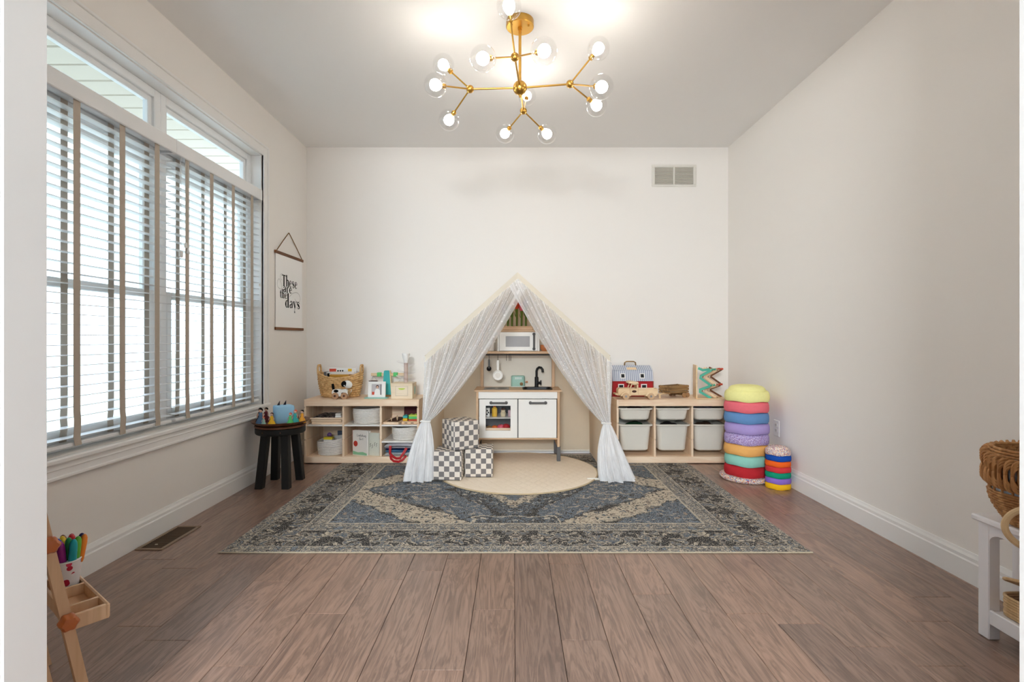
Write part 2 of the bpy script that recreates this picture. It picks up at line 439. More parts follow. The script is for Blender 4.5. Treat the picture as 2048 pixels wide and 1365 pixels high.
b.bx(XL, XL + .018, WY0 - cw, WY1 + cw, WZ0 - .052, WZ0 - .044, .003)
struct(b.build('trim_3', M['trim'], smooth=0), 'white window sill with moulded apron')
b = B()
b.bx(XL - TW, XL, WY0, WY0 + .012, WZ0, WZ1); b.bx(XL - TW, XL, WY1 - .012, WY1, WZ0, WZ1); b.bx(XL - TW, XL, WY0 + .012, WY1 - .012, WZ1 - .012, WZ1)
struct(b.build('trim_4', M['trim'], smooth=0), 'white lining of the window recess')

XW0, XW1 = XL - .135, XL - .075
def ring(b, y0, y1, z0, z1, w, x0, x1, bv=.004):
    b.bx(x0, x1, y0, y0 + w, z0, z1, bv); b.bx(x0, x1, y1 - w, y1, z0, z1, bv)
    b.bx(x0, x1, y0 + w, y1 - w, z0, z0 + w, bv); b.bx(x0, x1, y0 + w, y1 - w, z1 - w, z1, bv)
ZT = 2.06; YM = 2.81
wn = 0
for (y0, y1) in ((WY0 + .012, YM), (YM, WY1 - .012)):
    wn += 1
    w = bpy.data.objects.new('window_%d' % wn, None); COL.objects.link(w); struct(w, 'white double-hung window behind the blind, %s of the pair' % ('nearer' if wn == 1 else 'farther'))
    w.location = (XL - .1, (y0 + y1) / 2, WZ0)
    def P(b, name, mat, par=w):
        o = b.build(name, mat, par, smooth=0); o.matrix_parent_inverse = Matrix.Translation(-Vector(w.location)); return o
    b = B(); ring(b, y0, y1, WZ0, ZT, .05, XW0, XW1); P(b, 'window_frame', M['vinyl'])
    zr = 1.27
    for (z0, z1, xo) in ((WZ0 + .05, zr + .02, .018), (zr - .02, ZT - .05, -.012)):
        s0 = B(); ring(s0, y0 + .05, y1 - .05, z0, z1, .042, XL - .118 + xo, XL - .092 + xo); so = P(s0, 'sash', M['vinyl'])
        p = B(); p.bx(XL - .107 + xo, XL - .103 + xo, y0 + .09, y1 - .09, z0 + .04, z1 - .04); po = p.build('pane', M['pane'], so, smooth=0)
    wn2 = wn + 2
    t = bpy.data.objects.new('window_%d' % wn2, None); COL.objects.link(t); struct(t, 'narrow transom window above the %s blind' % ('nearer' if wn == 1 else 'farther'))
    t.location = (XL - .1, (y0 + y1) / 2, ZT)
    def Q(b, name, mat, par=t):
        o = b.build(name, mat, par, smooth=0); o.matrix_parent_inverse = Matrix.Translation(-Vector(t.location)); return o
    b = B(); ring(b, y0, y1, ZT, WZ1 - .012, .045, XW0, XW1); Q(b, 'window_frame', M['vinyl'])
    b = B(); ring(b, y0 + .045, y1 - .045, ZT + .045, WZ1 - .057, .03, XL - .122, XL - .09); so = Q(b, 'sash', M['vinyl'])
    B().bx(XL - .108, XL - .104, y0 + .07, y1 - .07, ZT + .07, WZ1 - .082).build('pane', M['pane'], so, smooth=0)

# ------------------------------------------------------------------ porch outside
PX = XL - TW - .01
pc = struct(B().bx(-3.3, PX, -.5, 7.5, 2.76, 2.80).build('porch_ceiling', M['vinyl'], smooth=0), 'white boarded porch ceiling outside the window')
sb = B().box(0, 0, 0, 1.26, .19, .02, .006).mesh('soffit_board', plain('soffit', (196, 184, 168), .5, .3), 0)
for k in range(36): link('soffit_board', sb, pc, ((PX - 3.3) / 2 + .0, -.3 + k * .2, 2.75))
struct(B().bx(-3.42, -3.27, -.5, 7.5, 2.58, 2.8).build('porch_beam', M['vinyl'], smooth=0), 'white beam at the outer edge of the porch ceiling')
porch_floor = struct(B().bx(-4.1, PX, -.5, 7.5, -.16, -.04).build('porch_floor', plain('concrete', (206, 204, 200), .8, .2, coord='Position'), smooth=0), 'pale concrete porch floor outside')
for yy in (1.0, 4.4):
    b = B(); b.box(0, 0, 1.27, .13, .13, 2.62, .01); b.box(0, 0, .03, .18, .18, .14, .01); b.box(0, 0, 2.52, .18, .18, .12, .01)
    tag(b.build('porch_post', M['vinyl'], loc=(-3.34, yy, -.0)), 'square white porch post outside the ' + ('farther' if yy > 2 else 'nearer') + ' window', 'post')
lawn = struct(B().bx(-40, -4.1, -20, 40, -.3, -.2).build('lawn', plain('lawn', (196, 198, 184), .9, .1, var=.3, scale=2, coord='Position'), smooth=0), 'pale lawn beyond the porch')
struct(B().bx(-14.5, -10.5, -20, 40, -.2, -.19).build('street', plain('street', (180, 180, 180), .9, .1, coord='Position'), smooth=0), 'light grey street beyond the lawn')
hs = thing('house', 'pale sided house across the street with a grey roof', 'house', (-22, 7, -.2))
b = B(); b.bx(-4, 4, -9, 9, 0, 4.6); b.build('wall', plain('siding', (214, 212, 208), .7, .2), hs, smooth=0)
B().prism([(-4.6, 4.6), (4.6, 4.6), (0, 7.4)], 'y', -9.5, 9.5).build('roof', plain('shingle', (120, 118, 116), .9, .1), hs, smooth=0)
for yy in (-6, -2, 3, 6.5):
    f0 = B().bx(4, 4.06, yy - .6, yy + .6, 1.0, 2.6).build('window', M['vinyl'], hs, smooth=0)
    B().bx(4.06, 4.07, yy - .5, yy + .5, 1.1, 2.5).build('pane', plain('farpane', (90, 104, 118), .2, .5), f0, smooth=0)
b = B(); b.bx(4, 4.08, -.5, .5, 0, 2.2); b.build('door', M['barwood'], hs, smooth=0)

# ------------------------------------------------------------------ venetian blinds
NS = 33; PITCH = .0437; SZ0 = .608
slat_me = {}
for nm, y0, y1, tapes, which in (('venetian_blind', 1.85, 2.812, (1.95, 2.189, 2.444, 2.682), 'nearer'), ('venetian_blind', 2.822, 3.775, (2.929, 3.167, 3.411, 3.655), 'farther')):
    xc = XL - .032; W = y1 - y0; yc = (y0 + y1) / 2
    t = thing(nm, 'white slatted blind with taupe ladder tapes, the %s of the two in the window' % which, 'blind', (xc, yc, .55), 0, 'white venetian blinds')
    b = B(); b.box(.034, 0, 2.085 - .55, .014, W + .012, .078, .004)
    b.box(-.01, -W / 2 + .0, 2.085 - .55, .08, .008, .078, .002); b.box(-.01, W / 2 - .0, 2.085 - .55, .08, .008, .078, .002)
    b.build('valance', M['blind'], t)
    B().box(-.006, 0, 2.078 - .55, .05, W - .03, .045, .003).build('head_rail', M['blind'], t)
    sm = B().box(0, 0, 0, .05, W - .02, .0028, .001).mesh('slat', M['blind'], 0)
    for k in range(NS):
        link('slat', sm, t, (0, 0, SZ0 + k * PITCH - .55), (0, math.radians(2), 0))
    B().box(0, 0, .578 - .55, .05, W - .018, .018, .004).build('bottom_rail', M['blind'], t)
    rr = random.Random(3)
    for ty in tapes:
        for xo, nm2 in ((.0272, 'front_tape'), (-.0272, 'back_tape')):
            yv = ty - yc + (.0 if xo > 0 else .0)
            n = 40; zs = [.572 + (2.052 - .572) * i / n for i in range(n + 1)]
            wv = [max(0, 1 - i / 5) for i in range(n + 1)]
            ph = rr.random() * 6
            off = [(.012 * wv[i] * math.sin(i * 2.1 + ph), .004 * wv[i]) for i in range(n + 1)]
            b = B()
            vs = []
            for i in range(n + 1):
                a, c = off[i]; xx = xo + (c if xo > 0 else -c)
                for dy, dx in ((-.0175, -.0006), (.0175, -.0006), (.0175, .0006), (-.0175, .0006)):
                    vs.append((xx + dx, yv + dy + a * .4, zs[i] - .55))
            b.loft([vs[4 * i:4 * i + 4] for i in range(n + 1)])
            b.build(nm2, M['tape'], t, smooth=0)
    # lift cords with tassels / tilt cords
    if which == 'farther':
        for yy, zb in ((2.905, 1.55), (2.925, 1.52)):
            c = B().cyl((.035, yy - yc, 2.04 - .55), (.035, yy - yc, zb - .55), .0012, n=6).build('lift_cord', M['offwhite'], t)
            B().lathe([(.003, .03), (.006, .025), (.009, 0), (.006, -.002)], 10, (.035, yy - yc, zb - .555)).build('tassel', M['white'], c)
        c = B().cyl((.035, 2.862 - yc, 2.04 - .55), (.035, 2.862 - yc, 1.52 - .55), .0012, n=6).build('tilt_cord', M['offwhite'], t)
        B().box(.035, 2.862 - yc, 1.50 - .55, .016, .022, .034, .004).build('tassel', M['white'], c)
        B().box(.033, 3.752 - yc, 1.42 - .55, .006, .018, .02, .002).build('cord_cleat', M['white'], t)

# ------------------------------------------------------------------ chandelier
ch = thing('chandelier', 'brass branching chandelier with twelve clear glass globes on the ceiling', 'chandelier', (.035, 2.77, ZC))
def cp(p): return Vector(p) - Vector((.035, 2.77, ZC))
B().lathe([(.001, 0), (.074, 0), (.075, -.004), (.075, -.034), (.071, -.038), (.001, -.038)], 40).build('ceiling_canopy', M['brass'], ch)
b = B(); b.lathe([(.012, -.038), (.012, -.05), (.0085, -.052), (.0085, -.08)], 16); b.build('collar', M['brass'], ch)
for sx in (-.045, .045):
    B().lathe([(.001, -.05), (.004, -.05), (.005, -.044), (.005, -.038)], 10, (sx, -.03, 0)).build('canopy_nut', M['brass'], ch)
hub = Vector((.035, 2.77, 2.385))
B().cyl(cp((.035, 2.77, ZC - .05)), cp(hub + Vector((0, 0, .03))), .008, n=14).build('stem', M['brass'], ch)
b = B(); b.sph(cp(hub), .038, 24, 16); b.lathe([(.001, -.052), (.005, -.051), (.006, -.044), (.007, -.036)], 12, cp(hub)); b.build('hub', M['brass'], ch)
bg_ = G('bulbglow'); em = bg_.node('ShaderNodeEmission', {'Color': (1, .92, .82, 1), 'Strength': BULB}); bg_.l.new(em.outputs[0], bg_.out.inputs[0]); M['bulb'] = bg_.mat
clusters = [((-.235, 2.77, 2.379), [(887, 130, 2.79), (871, 170, 2.61), (898, 240, 2.93)]),
            ((.305, 2.77, 2.406), [(1197, 97, 2.67), (1203, 174, 2.51), (1193, 211, 2.85)]),
            ((.007, 2.50, 2.404), [(966, 117, 2.318), (1088, 102, 2.276), (1018, 12, 2.38)]),
            ((.059, 3.04, 2.381), [(1010, 267, 3.23), (1094, 268, 3.15), (1054, 192, 3.3)])]
for J, gl in clusters:
    J = Vector(J)
    B().cyl(cp(hub), cp(J), .0052, n=12).build('arm', M['brass'], ch)
    j = B().sph(cp(J), .021, 20, 12).build('joint_ball', M['brass'], ch)
    for (gx, gy, gY) in gl:
        C = px(gx, gy, gY); d = (C - J).normalized(); R = .06
        tip = C - d * (R - .002)
        B().cyl(cp(J), cp(tip), .0042, n=10).build('branch', M['brass'], ch)
        rot = d.to_track_quat('Z', 'Y').to_matrix().to_4x4(); T = Matrix.Translation(cp(C)) @ rot
        B().lathe([(.001, -.066), (.009, -.066), (.0135, -.06), (.0135, -.05), (.011, -.042), (.009, -.034), (.001, -.034)], 16, M=T).build('socket', M['brass'], ch)
        prof = [(R * math.sin(a), -R * math.cos(a)) for a in [math.radians(14 + (180 - 14) * i / 18) for i in range(19)]]
        prof[-1] = (1e-4, R)
        go = B().lathe(prof, 28, M=T)
        go.f.pop(0) if False else None
        gobj = go.build('glass_globe', M['globe'], ch)
        bp = [(.009, -.036), (.015, -.031), (.024, -.018), (.029, -.004), (.029, .006), (.025, .018), (.016, .026), (.001, .03)]
        B().lathe(bp, 18, M=T).build('bulb', M['bulb'], ch)

# ------------------------------------------------------------------ vents and outlet
v = thing('wall_vent', 'cream return-air grille with two louvred panels high on back wall', 'vent', (1.442, YB, 2.393))
b = B(); ring_w = .022
hw, hh = .2, .198
for z0, z1, x0, x1 in ((0, ring_w, -hw, hw), (hh - ring_w, hh, -hw, hw), (ring_w, hh - ring_w, -hw, -hw + .028), (ring_w, hh - ring_w, hw - .028, hw), (ring_w, hh - ring_w, -.008, .008)):
    b.bx(x0, x1, -.009, 0, z0, z1, .003)
b.build('frame', M['offwhite'], v)
B().bx(-hw + .01, hw - .01, -.002, -.001, .01, hh - .01).build('back_plate', plain('ventback', (176, 164, 150), .7, .2), v, smooth=0)
lm = B().box(0, 0, 0, .163, .012, .0022, 0).mesh('louvre', M['offwhite'], 0)
for sx in (-.09, .09):
    for k in range(13): link('louvre', lm, v, (sx, -.0065, .028 + k * .0119), (math.radians(42), 0, 0))
v = thing('floor_vent', 'bronze floor register beside the left baseboard', 'vent', (-1.772, 2.64, 0))
b = B(); ring2 = [(-.067, .067, -.158, -.142), (-.067, .067, .142, .158), (-.067, -.05, -.142, .142), (.05, .067, -.142, .142)]
for x0, x1, y0, y1 in ring2: b.bx(x0, x1, y0, y1, 0.0002, .006, .002)
b.build('frame', plain('bronze', (150, 130, 110), .5, .4, .3), v)
B().bx(-.055, .055, -.146, .146, .0003, .001).build('back_plate', M['black'], v, smooth=0)
lm = B().box(0, 0, 0, .1, .0035, .0035, 0).mesh('louvre', plain('bronze2', (116, 96, 78), .5, .4, .3), 0)
for k in range(24): link('louvre', lm, v, (0, -.136 + k * .0118, .0032))
B().box(0, -.1, .006, .012, .008, .004, .001).build('damper_lever', M['tape'], v)
v = thing('wall_outlet', 'white double outlet plate low on the right wall', 'outlet', (XR, 3.75, .312))
B().bx(-.006, 0, -.038, .038, 0, .118, .003).build('cover_plate', M['white'], v)
for zz in (.03, .068):
    s_ = B().bx(-.009, -.005, -.016, .016, zz, zz + .026, .004).build('socket', M['offwhite'], v)
    for yy in (-.006, .006): B().bx(-.0094, -.0088, yy - .001, yy + .001, zz + .012, zz + .02).build('slot', M['black'], s_, smooth=0)

# ------------------------------------------------------------------ hanging print
hp = thing('hanging_print', 'white scroll print reading These are the days hung by cord on left wall', 'print', (XL, 4.24, 1.1))
b = B(); b.bx(.003, .014, -.262, .268, .597, .62, .002); b.build('top_rail', M['barwood'], hp)
B().bx(.003, .014, -.258, .272, -.004, .018, .002).build('bottom_rail', M['barwood'], hp)
B().bx(.005, .0075, -.248, .252, .015, .6).build('paper_sheet', M['paper'], hp, smooth=0)
B().tube([(.01, -.235, .62), (.01, -.13, .71), (.012, -.026, .797), (.012, -.018, .797), (.01, .11, .715), (.01, .24, .62)], .0035, 6).build('hanging_cord', M['cord'], hp)
GL = {
 'T': (.95, [[(.48, 0, .2), (.48, 1.6, .2)], [(.02, 1.42, .05), (.08, 1.58, .06), (.88, 1.58, .06), (.95, 1.42, .05)], [(.28, .02, .05), (.68, .02, .05)]]),
 'h': (.78, [[(.18, 0, .18), (.18, 1.75, .18)], [(.18, .78, .05), (.32, .97, .06), (.5, .95, .12), (.57, .75, .18), (.57, 0, .18)], [(.04, .02, .05), (.32, .02, .05)], [(.44, .02, .05), (.72, .02, .05)]]),
 'e': (.72, [[(.17, .55, .04), (.58, .55, .04)], [(.58, .55, .1), (.55, .85, .08), (.38, .99, .04), (.22, .88, .1), (.16, .5, .18), (.22, .14, .12), (.4, .01, .05), (.62, .16, .04)]]),
 's': (.7, [[(.55, .76, .1), (.5, .95, .04), (.36, 1, .04), (.2, .9, .1), (.2, .7, .14), (.4, .5, .18), (.56, .28, .14), (.5, .08, .1), (.33, .01, .04), (.17, .06, .04), (.13, .24, .1)]]),
 'a': (.74, [[(.55, 0, .17), (.55, .75, .17), (.48, .95, .08), (.33, 1, .04), (.2, .9, .06), (.2, .75, .13)], [(.52, .56, .04), (.32, .5, .06), (.16, .3, .16), (.22, .06, .1), (.36, .02, .04), (.52, .16, .04)]]),
 'r': (.58, [[(.18, 0, .18), (.18, 1, .18)], [(.2, .72, .04), (.33, .97, .05), (.46, .93, .14)], [(.03, .02, .05), (.34, .02, .05)]]),
 't': (.5, [[(.24, .2, .17), (.24, 1.4, .17)], [(.05, 1, .05), (.45, 1, .05)], [(.24, .2, .17), (.3, .03, .06), (.46, .1, .04)]]),
 'd': (.8, [[(.58, 0, .2), (.58, 2.1, .2)], [(.55, .8, .04), (.4, .99, .04), (.24, .9, .1), (.15, .5, .2), (.22, .12, .12), (.38, .01, .04), (.55, .18, .04)], [(.58, .02, .05), (.75, .02, .05)]]),
 'y': (.74, [[(.14, 1, .18), (.4, .05, .16)], [(.64, 1, .05), (.4, .05, .05), (.3, -.38, .05)], [(.36, -.42, .12), (.3, -.6, .1), (.42, -.66, .03)], [(.02, .98, .05), (.3, .98, .05)], [(.52, .98, .05), (.74, .98, .05)]]),
}
def ribbon(b, pts, x):
    n = len(pts)
    # smooth the polyline
    if n > 2:
        q = []
        for i in range(n - 1):
            p0, p1, p2, p3 = pts[max(i - 1, 0)], pts[i], pts[i + 1], pts[min(i + 2, n - 1)]
            for k in range(5):
                t = k / 5
                q.append(tuple(.5 * (2 * p1[c] + (p2[c] - p0[c]) * t + (2 * p0[c] - 5 * p1[c] + 4 * p2[c] - p3[c]) * t * t + (3 * p1[c] - p0[c] - 3 * p2[c] + p3[c]) * t ** 3) for c in range(3)))
        q.append(pts[-1]); pts = q; n = len(pts)
    vs = []
    for i, (u, w, h) in enumerate(pts):
        a = pts[max(i - 1, 0)]; c = pts[min(i + 1, n - 1)]
        d = Vector((c[0] - a[0], c[1] - a[1])); d = d.normalized() if d.length > 0 else Vector((1, 0))
        nx, ny = -d.y * h / 2, d.x * h / 2
        vs += [(x, u + nx, w + ny), (x, u - nx, w - ny)]
    fs = [(2 * i, 2 * i + 1, 2 * i + 3, 2 * i + 2) for i in range(n - 1)]
    b.add(vs, fs)
def word(txt, y0, y1, zb, xh):
    tot = sum(GL[c][0] for c in txt); k = (y1 - y0) / tot; u = y0
    for ci, c in enumerate(txt):
        w, st = GL[c]; b = B()
        for si, s_ in enumerate(st):
            ribbon(b, [(u + p * k - 4.24, zb + q * xh - 1.1, h * (k * .78 + xh * .78)) for p, q, h in s_], .0079 + .00015 * si)
        b.build('letter', M['ink'], hp, smooth=0, fix=False); u += w * k
word('These', 4.10, 4.39, 1.453, .054); word('are', 4.115, 4.29, 1.404, .044); word('the', 4.06, 4.197, 1.353, .042); word('days', 4.155, 4.445, 1.283, .056)
b = B()
ribbon(b, [(y - 4.24, z - 1.1, .002) for y, z in ((4.085, 1.42), (4.03, 1.435), (4.02, 1.47), (4.045, 1.50), (4.075, 1.485), (4.098, 1.44), (4.10, 1.38))], .0078)
ribbon(b, [(y - 4.24, z - 1.1, .002) for y, z in ((4.24, 1.375), (4.31, 1.41), (4.40, 1.418), (4.45, 1.38), (4.43, 1.345), (4.37, 1.345), (4.34, 1.365))], .0077)
ribbon(b, [(y - 4.24, z - 1.1, .002) for y, z in ((4.12, 1.545), (4.08, 1.54), (4.075, 1.51), (4.10, 1.495))], .0079)
b.build('swash', M['ink'], hp, smooth=0, fix=False)

# ------------------------------------------------------------------ rug
RX0, RX1, RY0, RY1 = -1.408, 1.428, 2.452, 4.50
ra, rb_ = (RX1 - RX0) / 2, (RY1 - RY0) / 2
g = G('rugweave', .95, .05); co = g.coord('Object'); x, y, z = g.sep(co)
wv = g.m('ADD', g.m('MULTIPLY_ADD', g.noise(co, 6, 2), .09, -.045), g.m('MULTIPLY_ADD', g.noise(co, 34, 2), .05, -.025))
ax = g.m('ADD', g.m('ABSOLUTE', x), wv); ay = g.m('ADD', g.m('ABSOLUTE', y), wv)
mir = g.comb(g.m('ABSOLUTE', x), g.m('ABSOLUTE', y), 0.0)
e = g.m('MINIMUM', g.m('SUBTRACT', ra, g.m('ABSOLUTE', x)), g.m('SUBTRACT', rb_, g.m('ABSOLUTE', y)))
CH, SL, GR, BE, LB, TN = (36, 37, 40), (82, 96, 110), (118, 113, 108), (206, 192, 170), (120, 133, 145), (152, 134, 120)
vd = g.noise(mir, 15, 3, .6, 1.5); vd2 = g.noise(mir, 26, 3, .6, 1.0); vr = g.vor(mir, 11); ve = g.vor(mir, 16, feature='DISTANCE_TO_EDGE')
cellc = g.node('ShaderNodeSeparateColor', {'Color': g.vor(mir, 13, 'Color')}).outputs[0]
# main border: dark ground with vine-like figures
figA = g.ramp(vd, [(.0, CH), (.44, CH), (.47, BE), (.495, BE), (.51, GR), (.56, SL), (.63, TN), (.66, CH)], 'CONSTANT')
figB = g.mix(g.step(vr, .30, .27), figA, g.ramp(vd2, [(0, GR), (.47, CH), (.53, TN), (.58, BE)], 'CONSTANT'))
figB = g.mix(g.step(g.noise(mir, 7.5, 3, .6, .8), .56, .58), figB, lin((30, 30, 33)))
guard = g.ramp(vd2, [(0, GR), (.42, SL), (.47, BE), (.52, GR), (.58, CH), (.62, LB)], 'CONSTANT')
# field: slate blue ground with scattered figures
blue = g.ramp(vd, [(0, CH), (.40, LB), (.45, SL), (.505, CH), (.52, SL), (.56, LB), (.59, TN), (.62, BE), (.66, GR)], 'CONSTANT')
blue = g.mix(g.m('MULTIPLY', g.step(vr, .2, .17), g.step(cellc, .45, .55)), blue, lin(TN))
beige = g.ramp(vd2, [(0, SL), (.36, CH), (.42, BE), (.56, TN), (.6, CH), (.645, BE)], 'CONSTANT')
dark = g.ramp(vd2, [(0, SL), (.45, CH), (.56, LB), (.62, BE)], 'CONSTANT')
t1 = g.m('ADD', g.m('DIVIDE', ax, 1.05), g.m('DIVIDE', ay, .85))         # big lozenge
saw = g.m('MULTIPLY', g.m('PINGPONG', g.m('MULTIPLY', g.m('ADD', ax, ay), 1.0), .06), .9)
t1 = g.m('ADD', t1, saw)
fld = g.mix(g.step(t1, .98, .99), blue, lin(CH)); fld = g.mix(g.step(t1, 1.01, 1.02), fld, beige)
fld = g.mix(g.step(t1, 1.27, 1.28), fld, lin(CH)); fld = g.mix(g.step(t1, 1.30, 1.31), fld, blue)
t2 = g.m('ADD', g.m('DIVIDE', ax, .46), g.m('DIVIDE', ay, .62)); t2 = g.m('ADD', t2, saw)
fld = g.mix(g.step(t2, 1.04, 1.03), fld, lin(CH)); fld = g.mix(g.step(t2, .98, .97), fld, dark); fld = g.mix(g.step(t2, .62, .61), fld, beige); fld = g.mix(g.step(t2, .40, .39), fld, blue)
pend = g.m('MAXIMUM', g.m('SUBTRACT', ax, .17), g.m('ABSOLUTE', g.m('SUBTRACT', ay, .60)))
fld = g.mix(g.step(pend, .075, .07), fld, lin(BE)); fld = g.mix(g.step(pend, .065, .06), fld, dark)
colr = g.mix(g.step(e, .375, .378), guard, fld)
for lo, hi, c in ((.37, .385, BE), (.30, .306, CH), (.06, .066, BE), (.275, .283, BE)):
    band = g.m('MULTIPLY', g.step(e, lo, lo + .002), g.step(e, hi, hi - .002)); colr = g.mix(g.m('MULTIPLY', band, .75), colr, lin(c))
inb = g.m('MULTIPLY', g.step(e, .07, .073), g.step(e, .275, .272)); colr = g.mix(inb, colr, figB)
speck0 = g.noise(g.comb(g.m('MULTIPLY', x, 1.0), g.m('MULTIPLY', y, 1.6), 0.0), 60, 3, .6); wear = g.noise(g.comb(g.m('MULTIPLY', x, 1.0), g.m('MULTIPLY', y, 6.0), 0.0), 24, 3, .7); speck = g.noise(co, 170, 2, .7)
colr = g.mix(g.m('MULTIPLY', g.step(wear, .48, .66), .6), colr, g.ramp(speck0, [(0, CH), (.42, GR), (.55, LB), (.62, BE)], 'CONSTANT'))
colr = g.mix(g.step(speck, .53, .68), colr, lin((186, 176, 162))); colr = g.mix(g.step(speck, .44, .30), colr, lin(CH))
g.color(colr); g.bump(g.noise(co, 320, 2), .5, .002); M['rug'] = g.mat
rug = thing('area_rug', 'large slate blue and beige oriental rug on the wood floor', 'rug', ((RX0 + RX1) / 2, (RY0 + RY1) / 2, 0))
B().bx(-ra, ra, -rb_, rb_, .0002, .006, .002).build('woven_field', M['rug'], rug, smooth=0)
fm = plain('fringe', (206, 192, 168), .95, .05, var=.5, scale=160)
for s_ in (-1, 1):
    B().tube([(-ra - .004, s_ * (rb_ + .002), .004), (ra + .004, s_ * (rb_ + .002), .004)], .0042, 6).build('bound_edge', fm, rug)
RZ = .0062                      # top of the rug

# ------------------------------------------------------------------ cube storage shelves
def shelf_unit(loc, label, boards):
    W, D, Hh, t = .942, .385, .52, .017
    u = thing('toy_shelf', label, 'shelf', loc, 0, 'pine toy shelves')
    cols = [i * (W - t) / 3 for i in range(4)]
    for i, xx in enumerate(cols):
        nm = 'side_panel' if i in (0, 3) else 'divider'
        b = B()
        # panel with horizontal runner grooves
        zs = [(.05 if nm == 'divider' else 0, .185), (.192, .322), (.329, .452), (.459, Hh - .006 if i in (0, 3) else Hh - .048)]
        for z0, z1 in zs: b.bx(xx, xx + t, .012 if nm == 'divider' else 0, D, z0, z1, .0015)
        for z0, z1 in zip(zs, zs[1:]): b.bx(xx + .004, xx + t - .004, .014, D - .002, z0[1] - .001, z1[0] + .001)
        b.build(nm, M['pine_up'], u, smooth=0)
    B().bx(t, W - t, .0, .018, Hh - .054, Hh - .006, .0015).build('top_rail', M['pine'], u, smooth=0)
    B().bx(-.001, W + .001, -.001, D, Hh - .006, Hh + .0, .002).build('top_board', M['pine'], u, smooth=0)
    B().bx(t, W - t, .0, .018, 0, .05, .0015).build('plinth_rail', M['pine'], u, smooth=0)
    B().bx(t, W - t, .018, D - .004, .038, .05, 0).build('bottom_board', M['pine'], u, smooth=0)
    B().bx(t, W - t, D - .006, D - .001, .05, Hh - .006, 0).build('back_panel', M['pine'], u, smooth=0)
    for c, z in boards:
        B().bx(cols[c] + t - .002, cols[c + 1] + .002, .012, D - .008, z, z + .012, .002).build('shelf_board', M['white'], u, smooth=0)
    return u, cols
SY = 4.197; SZ = RZ + .0005
LX = -1.717; RXs = .846
shelf_unit((LX, SY, SZ), 'low pine toy shelf with baskets and books, beside the black stool', [(0, .298), (1, .298), (2, .298), (2, .163)])
shelf_unit((RXs, SY, SZ), 'low pine toy shelf holding six plastic bins, right of the tent', [])
ST = SZ + .52                   # top of the shelves
cw3 = (.942 - .017) / 3

# storage bins
def bin_(ix, kind):
    w, d = .288, .36
    x0 = RXs + .017 + ix * cw3 + (cw3 - .017) / 2
    pos3 = ('left', 'middle', 'right')[ix]
    if kind == 'shallow': zt, hh, tp = .447, .1, .026
    else: zt, hh, tp = .312, .22, .034
    o = thing('storage_bin', '%s cream plastic bin, %s column of the right toy shelf' % ('shallow upper' if kind == 'shallow' else 'deep lower', pos3), 'bin', (x0, SY + .19, SZ + zt - hh), 0, kind + ' toy bins')
    bw = lambda k: w - .03 - tp * (1 - k)
    bd = lambda k: d - .03 - tp * (1 - k)
    R = [rrect(bw(0) - .02, bd(0) - .02, .03, 0), rrect(bw(0), bd(0), .035, .010), rrect(bw(.5), bd(.5), .035, hh * .5), rrect(bw(1), bd(1), .035, hh - .012)]
    Ri = [rrect(bw(1) - .006, bd(1) - .006, .033, hh - .004), rrect(bw(.5) - .006, bd(.5) - .006, .033, hh * .5), rrect(bw(0) - .006, bd(0) - .006, .033, .008)]
    B().loft(R + [rrect(bw(1), bd(1), .035, hh - .004)] + Ri).build('body', M['binplastic'], o)
    r = B(); r.loft([rrect(bw(1) - .002, bd(1) - .002, .035, hh - .013), rrect(w - .008, d - .006, .03, hh - .013), rrect(w - .002, d, .03, hh - .008), rrect(w - .002, d, .03, hh - .003), rrect(w - .006, d - .004, .03, hh), rrect(bw(1) - .004, bd(1) - .004, .034, hh)], cap0=False, cap1=False)
    r.build('rim', M['binplastic'], o)
    return o
for i in range(3): bin_(i, 'shallow'); bin_(i, 'deep')
def lumps(name, label, cat, mat, c, w, d, h, n, seed):
    rr = random.Random(seed); b = B()
    for k in range(n):
        b.sph(((rr.random() - .5) * w * .6, (rr.random() - .5) * d * .8, h * .35), h * (.45 + .3 * rr.random()), 10, 6, (1.5 + .3 * rr.random(), 1.6, .75))
    return tag(b.build(name, mat, loc=c), label, cat)
bx_ = lambda i: RXs + .017 + i * cw3 + (cw3 - .017) / 2
lumps('play_silk', 'crumpled dark green fabric in the left deep bin', 'fabric', plain('darkgreen', (34, 72, 48), .8, .2, var=.4, scale=30), (bx_(0), SY + .17, SZ + .272), .2, .25, .045, 6, 2)
lumps('toy_heap', 'dark toys heaped in the middle deep bin', 'toys', plain('darktoy', (52, 48, 50), .7, .2, var=.4, scale=30), (bx_(1), SY + .17, SZ + .27), .2, .25, .04, 6, 3)
lumps('toy_heap', 'brown toys heaped in the right deep bin', 'toys', plain('browntoy', (86, 66, 54), .7, .2, var=.4, scale=30), (bx_(2), SY + .17, SZ + .27), .2, .25, .04, 6, 4)
lumps('toy_heap', 'maroon toys peeking out of the left shallow bin', 'toys', plain('maroontoy', (96, 48, 50), .7, .2, var=.4, scale=30), (bx_(0), SY + .16, SZ + .405), .2, .25, .04, 6, 5)
lumps('toy_heap', 'lilac toys peeking out of the right shallow bin', 'toys', plain('lilactoy', (170, 160, 186), .7, .2, var=.4, scale=30), (bx_(2), SY + .16, SZ + .405), .2, .25, .045, 6, 6)

